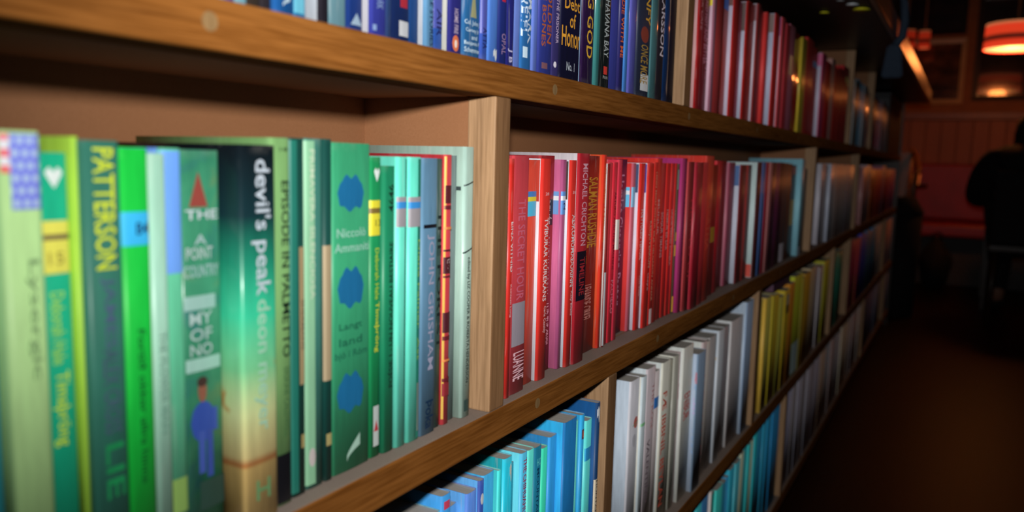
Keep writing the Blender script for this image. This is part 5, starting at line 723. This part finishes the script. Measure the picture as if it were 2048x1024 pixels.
wf = structure(link('wall_far', box(7.3, 7.4, -3.1, 2.6, 0, 2.7), plain('dark amber wall', (.36, .12, .035), .7)))
wains = planks('wainscot planks', (.42, .10, .022), (.55, .16, .04), .5)
structure(link('trim_1', box(7.27, 7.299, -3.0, 2.5, .12, 1.25), wains))
structure(link('trim_2', box(7.24, 7.299, -3.0, 2.5, 1.252, 1.315, .006), plain('rail wood', (.28, .08, .022), .4)))
structure(link('baseboard_far', box(7.26, 7.299, -3.0, 2.5, 0, .118, .004), M['dark_wood']))
structure(link('wall_right', box(-2.6, 7.4, -3.1, -3.0, 0, 2.7), plain('dark brown wall', (.05, .02, .01), .8)))
structure(link('wall_left', box(-2.6, 7.4, 2.5, 2.6, 0, 2.7), plain('dark brown plaster', (.05, .02, .01), .8)))
structure(link('wall_near', box(-2.6, -2.5, -3.1, 2.6, 0, 2.7), plain('brown near wall', (.05, .02, .01), .8)))  # same even dark brown as the side walls
def picture(y0, y1, z0, z1, fc, ic, lab, fw=.035):
    t = empty('framed_picture', (7.29, (y0 + y1) / 2, z0), lab, 'picture')
    yc = (y0 + y1) / 2; h = z1 - z0; a = y0 - yc; b = y1 - yc
    bm = bmesh.new()
    outer = [(a, 0), (b, 0), (b, h), (a, h)]; inner = [(a + fw, fw), (b - fw, fw), (b - fw, h - fw), (a + fw, h - fw)]
    V = [[bm.verts.new((x, y, z)) for (y, z) in ring] for ring, x in ((outer, 0.0), (outer, -.028), (inner, -.022), (inner, 0.0))]
    for i in range(4):
        j = (i + 1) % 4
        for k in range(4): bm.faces.new((V[k][i], V[k][j], V[(k + 1) % 4][j], V[(k + 1) % 4][i]))
    bmesh.ops.recalc_face_normals(bm, faces=bm.faces[:]); me = bpy.data.meshes.new('m'); bm.to_mesh(me); bm.free()
    link('frame', me, plain('frame paint ' + lab[:8], fc, .4), t)
    m, nt, p = mat('print ' + lab[:10], .12, .6); tc = N(nt, 'ShaderNodeTexCoord'); n = noise(nt, mapping(nt, tc.outputs['Object'], (1, 1.2, 3)), 3.5, 3)
    nt.links.new(ramp(nt, n.outputs[0], [(.35, tuple(v * .3 for v in ic)), (.55, ic), (.7, tuple(v * 2 for v in ic))]), p.inputs['Base Color'])
    p.inputs['Coat Weight'].default_value = 1; p.inputs['Coat Roughness'].default_value = .02
    link('glazed_print', box(-.014, -.008, a + fw, b - fw, fw, h - fw), m, t)
picture(-.239, .30, 1.38, 1.884, (.6, .34, .14), (.14, .05, .02), 'tan framed picture on the far wall, left of the red pendant lamp')
picture(-.95, -.30, 1.405, 2.2, (.03, .012, .006), (.03, .012, .01), 'large dark framed picture behind the red pendant lamp')
picture(-.225, .33, 1.92, 2.45, (.02, .009, .005), (.03, .01, .006), 'dark framed picture hung above the tan framed one', .03)
# red upholstered bench
t = empty('upholstered_bench', (7.0, .2, 0), 'dark red upholstered bench along the planked far wall', 'bench')
red = plain('dark red leather', (.30, .008, .010), .45, .35, 8)
link('seat_cushion', box(-.32, .22, -1.6, 2.0, .36, .46, .03, 4), red, t)
link('back_cushion', box(.10, .235, -1.6, 2.0, .465, .905, .03, 4), red, t)
link('bench_base', box(-.22, .22, -1.58, 1.98, .0, .358), plain('grey bench base', (.05, .045, .045), .7), t)
# bag on the floor
bm = bmesh.new(); bmesh.ops.create_uvsphere(bm, u_segments=24, v_segments=14, radius=1)
for v in bm.verts:
    k = 1 - .35 * max(0, v.co.z); v.co = Vector((v.co.x * .13 * k, v.co.y * .11 * k * (1 + .1 * math.sin(5 * v.co.z)), .19 + .19 * max(-.999, v.co.z) ))
me = bpy.data.meshes.new('m'); bm.to_mesh(me); bm.free()
for p_ in me.polygons: p_.use_smooth = True
t = empty('rucksack', (6.40, -.17, 0), 'black rucksack slumped on the floor in front of the bench', 'bag')
blk = plain('black cloth', (.006, .005, .006), .9, .4, 40)
link('bag_body', me, blk, t); link('carry_loop', tube([(0, -.03, .355), (0, -.025, .40), (0, 0, .415), (0, .025, .40), (0, .03, .355)], .008), blk, t)
# tall bin past the end of the bookcase
t = empty('waste_bin', (5.12, -.02, 0), 'tall black bin just past the end of the bookcase', 'bin')
link('bin_body', lathe([(.001, 0), (.085, 0), (.1, .60), (.092, .60), (.08, .02), (.001, .02)], 32), blk, t)
link('bin_lid', lathe([(.001, .64), (.06, .635), (.105, .602), (.105, .606), (.06, .69), (.001, .70)][::1], 32), blk, t)
# wooden armchair and small table with a tea light
wd = plain('amber chair wood', (.16, .06, .02), .35, .3, 20)
t = empty('wooden_armchair', (5.9, .22, 0), 'amber wooden armchair whose arm shows past the bookcase end', 'chair')
link('seat', box(-.22, .22, -.22, .22, .42, .46, .012, 3), wd, t)
for sx in (-1, 1):
    for sy in (-1, 1): link('leg', tube([(sx * .19, sy * .19, 0), (sx * .18, sy * .18, .42)], [.014, .02]), wd, t)
link('backrest', box(.20, .235, -.20, .20, .55, .98, .012, 3), wd, t)
for sy in (-1, 1):
    link('back_post', tube([(.2, sy * .19, .44), (.22, sy * .2, 1.0)], .016), wd, t)
    link('armrest', tube([(.2, sy * .21, .97), (.1, sy * .235, .93), (-.08, sy * .26, .86), (-.16, sy * .265, .845), (-.19, sy * .255, .83), (-.185, sy * .235, .46)], [.015, .017, .02, .02, .018, .015], 10), wd, t)
t = empty('side_table', (6.45, .17, 0), 'small dark wooden table between the armchair and the bench', 'table')
link('tabletop', lathe([(.001, .725), (.24, .725), (.25, .735), (.25, .75), (.001, .75)], 40), M['dark_wood'], t)
link('pedestal', tube([(0, 0, .02), (0, 0, .724)], .025), M['dark_wood'], t); link('foot_plate', lathe([(.001, 0), (.18, 0), (.17, .02), (.001, .025)], 32), M['dark_wood'], t)
t = empty('tea_light_holder', (6.33, .00, .7505), 'small orange glowing tea light holder on the dark side table', 'candle')
link('glass_cup', lathe([(.001, .002), (.03, .0), (.036, .07), (.033, .07), (.028, .006), (.001, .006)], 24), plain('amber glass', (.5, .12, .03), .2, .1, 5, emit=(1, .2, .04), estr=.25), t)
link('flame', lathe([(.001, .02), (.007, .03), (.006, .04), (.001, .055)], 12), plain('flame', (1, .6, .2), .5, .1, 5, emit=(1, .5, .15), estr=4), t)
# pendant lamps
def pendant(x, y, zb, r, h, lab, estr, glow, ceil=2.7, grp=None):
    t = empty('pendant_lamp', (x, y, zb), lab, 'lamp', grp)
    m, nt, p = mat('red lamp shade', .5, .3); tc = N(nt, 'ShaderNodeTexCoord'); g = N(nt, 'ShaderNodeSeparateXYZ'); nt.links.new(tc.outputs['Generated'], g.inputs[0])
    c = ramp(nt, g.outputs[2], [(0, (.9, .06, .02)), (.26, (.75, .04, .012)), (.34, (.07, .008, .004)), (.47, (.09, .01, .005)), (.55, (.75, .05, .015)), (.86, (.8, .045, .015)), (.93, (.6, .13, .05)), (1, (.7, .25, .1))])
    nt.links.new(c, p.inputs['Base Color']); nt.links.new(c, p.inputs['Emission Color']); p.inputs['Emission Strength'].default_value = estr
    link('lamp_shade', lathe([(r, 0), (r * .985, h * .5), (r * .97, h), (r * .955, h), (r * .97, h * .5), (r * .985, 0.0)], 64), m, t)
    link('diffuser', lathe([(.001, .012), (r * .5, .006), (r * .975, .004), (r * .975, .010), (.001, .018)], 64), plain('lit opal diffuser', (.9, .8, .5), .5, .05, 5, emit=glow[0], estr=glow[1]), t)
    link('shade_top', lathe([(.001, h - .004), (r * .94, h - .008), (r * .94, h - .004), (.001, h)], 48), plain('shade top', (.2, .05, .02), .6), t)
    link('stem', tube([(0, 0, h), (0, 0, ceil - zb)], .006), plain('brass stem', (.35, .16, .06), .4), t)
    link('ceiling_cup', lathe([(.001, ceil - zb - .04), (.05, ceil - zb - .03), (.06, ceil - zb - .001), (.001, ceil - zb - .001)], 24), plain('brass cup', (.3, .14, .05), .4), t)
pendant(5.8, -.513, 1.595, .172, .150, 'red drum pendant lamp with dark band glowing yellow underneath', .85, ((1, .62, .2), 1.5))
pendant(6.9, .17, 1.78, .065, .13, 'small dim red pendant lamp, left one above the counter edge', .16, ((1, .2, .05), .15))
pendant(6.9, .045, 1.77, .04, .13, 'small dim red pendant lamp, right one beside the tan picture', .22, ((1, .3, .1), .4))
# dark restaurant table and the seated guest
t = empty('restaurant_table', (6.02, -.85, 0), 'dark restaurant table under the red pendant lamp', 'table')
link('tabletop', box(-.36, .36, -.42, .42, .72, .75, .006), M['dark_wood'], t)
for sx in (-1, 1):
    for sy in (-1, 1): link('leg', box(sx * .31 - .025, sx * .31 + .025, sy * .37 - .025, sy * .37 + .025, 0, .7195), M['dark_wood'], t)
PX, PY = 5.32, -.66
t = empty('dining_chair', (PX, PY, 0), 'black dining chair carrying the dark clothed guest', 'chair')
link('seat', box(-.2, .21, -.21, .21, .41, .45, .012, 3), M['dark_wood'], t)
for sx in (-1, 1):
    for sy in (-1, 1): link('leg', tube([(sx * .18, sy * .18, 0), (sx * .17, sy * .17, .41)], [.014, .02]), M['dark_wood'], t)
link('backrest', box(-.245, -.215, -.2, .2, .46, .86, .012, 3), blk, t)
def skin(name, verts, edges, radii, m, parent, root=0, lvl=2):
    me = bpy.data.meshes.new(name); me.from_pydata(verts, edges, []); o = link(name, me, m, parent)
    sm = o.modifiers.new('skin', 'SKIN'); sm.use_smooth_shade = True
    for i, v in enumerate(me.skin_vertices[0].data): v.radius = radii[i] if isinstance(radii[i], tuple) else (radii[i], radii[i]); v.use_root = i == root
    s = o.modifiers.new('sub', 'SUBSURF'); s.levels = lvl; s.render_levels = lvl
    return o
pr = empty('person', (PX, PY, 0), 'person in dark clothes seated with back turned, right edge of the room', 'person')
sk = plain('skin', (.28, .13, .08), .5); cl = plain('black wool coat', (.004, .0035, .0035), .9, .3, 60); hair = plain('dark brown hair', (.012, .007, .004), .85, .4, 80)
B_ = [(-.02, 0, .56), (-.04, 0, .70), (-.03, 0, .84), (0, 0, .94), (.03, 0, 1.0), (.07, 0, 1.06), (.08, 0, 1.13)]
Rr = [(.15, .17), (.13, .15), (.14, .18), (.09, .12), (.05, .05), (.075, .08), (.08, .085)]
Ed = [(i, i + 1) for i in range(6)]
body_v = list(B_); rad = list(Rr); n0 = len(body_v)
for s in (-1, 1):
    k = len(body_v); body_v += [(.0, s * .17, .90), (.02, s * .25, .80), (.10, s * .27, .68), (.27, s * .22, .765), (.38, s * .16, .78)]
    rad += [.062, .052, .045, .032, .024]; Ed += [(3, k), (k, k + 1), (k + 1, k + 2), (k + 2, k + 3), (k + 3, k + 4)]
    k = len(body_v); body_v += [(.05, s * .10, .54), (.38, s * .12, .53), (.40, s * .12, .28), (.38, s * .12, .08), (.50, s * .13, .045)]
    rad += [.095, .068, .052, .040, .036]; Ed += [(0, k), (k, k + 1), (k + 1, k + 2), (k + 2, k + 3), (k + 3, k + 4)]
skin('body', body_v, Ed, rad, sk, pr)
# coat and trousers follow the body, a little wider
cv_ = [v for v in B_[:4]] + [(.02, 0, .975)]; cr = [(.20, .235), (.175, .215), (.18, .225), (.13, .17), (.075, .08)]; ce = [(0, 1), (1, 2), (2, 3), (3, 4)]
for s in (-1, 1):
    k = len(cv_); cv_ += [(.0, s * .18, .935), (.02, s * .265, .82), (.10, s * .275, .68), (.25, s * .23, .76)]; cr += [.10, .088, .078, .055]; ce += [(3, k), (k, k + 1), (k + 1, k + 2), (k + 2, k + 3)]
skin('coat', cv_, ce, cr, cl, pr)
tv = [(-.01, 0, .565)]; tr = [(.16, .185)]; te = []
for s in (-1, 1):
    k = len(tv); tv += [(.05, s * .10, .545), (.39, s * .12, .535), (.41, s * .12, .28), (.39, s * .12, .10)]; tr += [.108, .08, .064, .054]; te += [(0, k), (k, k + 1), (k + 1, k + 2), (k + 2, k + 3)]
skin('trousers', tv, te, tr, cl, pr)
bm = bmesh.new(); bmesh.ops.create_uvsphere(bm, u_segments=40, v_segments=28, radius=1)
for v in bm.verts:
    x, y, z = v.co
    ripple = 1 + .03 * math.sin(9 * math.atan2(y, x) + 4 * z) + .02 * math.sin(23 * math.atan2(y, x))
    zz_ = z * .115 if z > 0 else z * .235
    wdt = 1.0 if z > 0 else 1.0 + .30 * min(1, -z * 1.4)
    X_ = x * .118 * ripple - (.03 * -z if z < 0 else 0)
    if x > .25 and z < .35: X_ = .02 - .02 * x
    rr = math.sqrt(max(0, 1 - z * z)); k = 1.0 if z > -.2 else min(1.6, (.9 / max(rr, .35)) ** .6)
    v.co = Vector((X_, y * .118 * ripple * wdt * k, zz_))
me = bpy.data.meshes.new('m'); bm.to_mesh(me); bm.free()
for f in me.polygons: f.use_smooth = True
link('hair', me, hair, pr, (.062, 0, 1.095))
for s in (-1, 1):
    sh = skin('shoe', [(.36, s * .12, .05), (.45, s * .125, .045), (.57, s * .135, .035)], [(0, 1), (1, 2)], [(.045, .05), (.045, .045), (.035, .032)], cl, pr)
    for f in range(4):
        y0 = s * .16 + (f - 1.5) * .018
        skin('finger', [(.40, y0, .782), (.445, y0 - s * .004, .785), (.475 - .006 * abs(f - 1.5), y0 - s * .006, .770)], [(0, 1), (1, 2)], [.0095, .0088, .0075], sk, pr, lvl=1)
    skin('thumb', [(.375, s * .135, .78), (.40, s * .108, .782), (.425, s * .095, .775)], [(0, 1), (1, 2)], [.011, .01, .008], sk, pr, lvl=1)
skin('nose', [(.145, 0, 1.10), (.168, 0, 1.08)], [(0, 1)], [.008, .012], sk, pr, lvl=1)
for s in (-1, 1): skin('ear', [(.075, s * .083, 1.10), (.08, s * .092, 1.075)], [(0, 1)], [.014, .011], sk, pr, lvl=1)
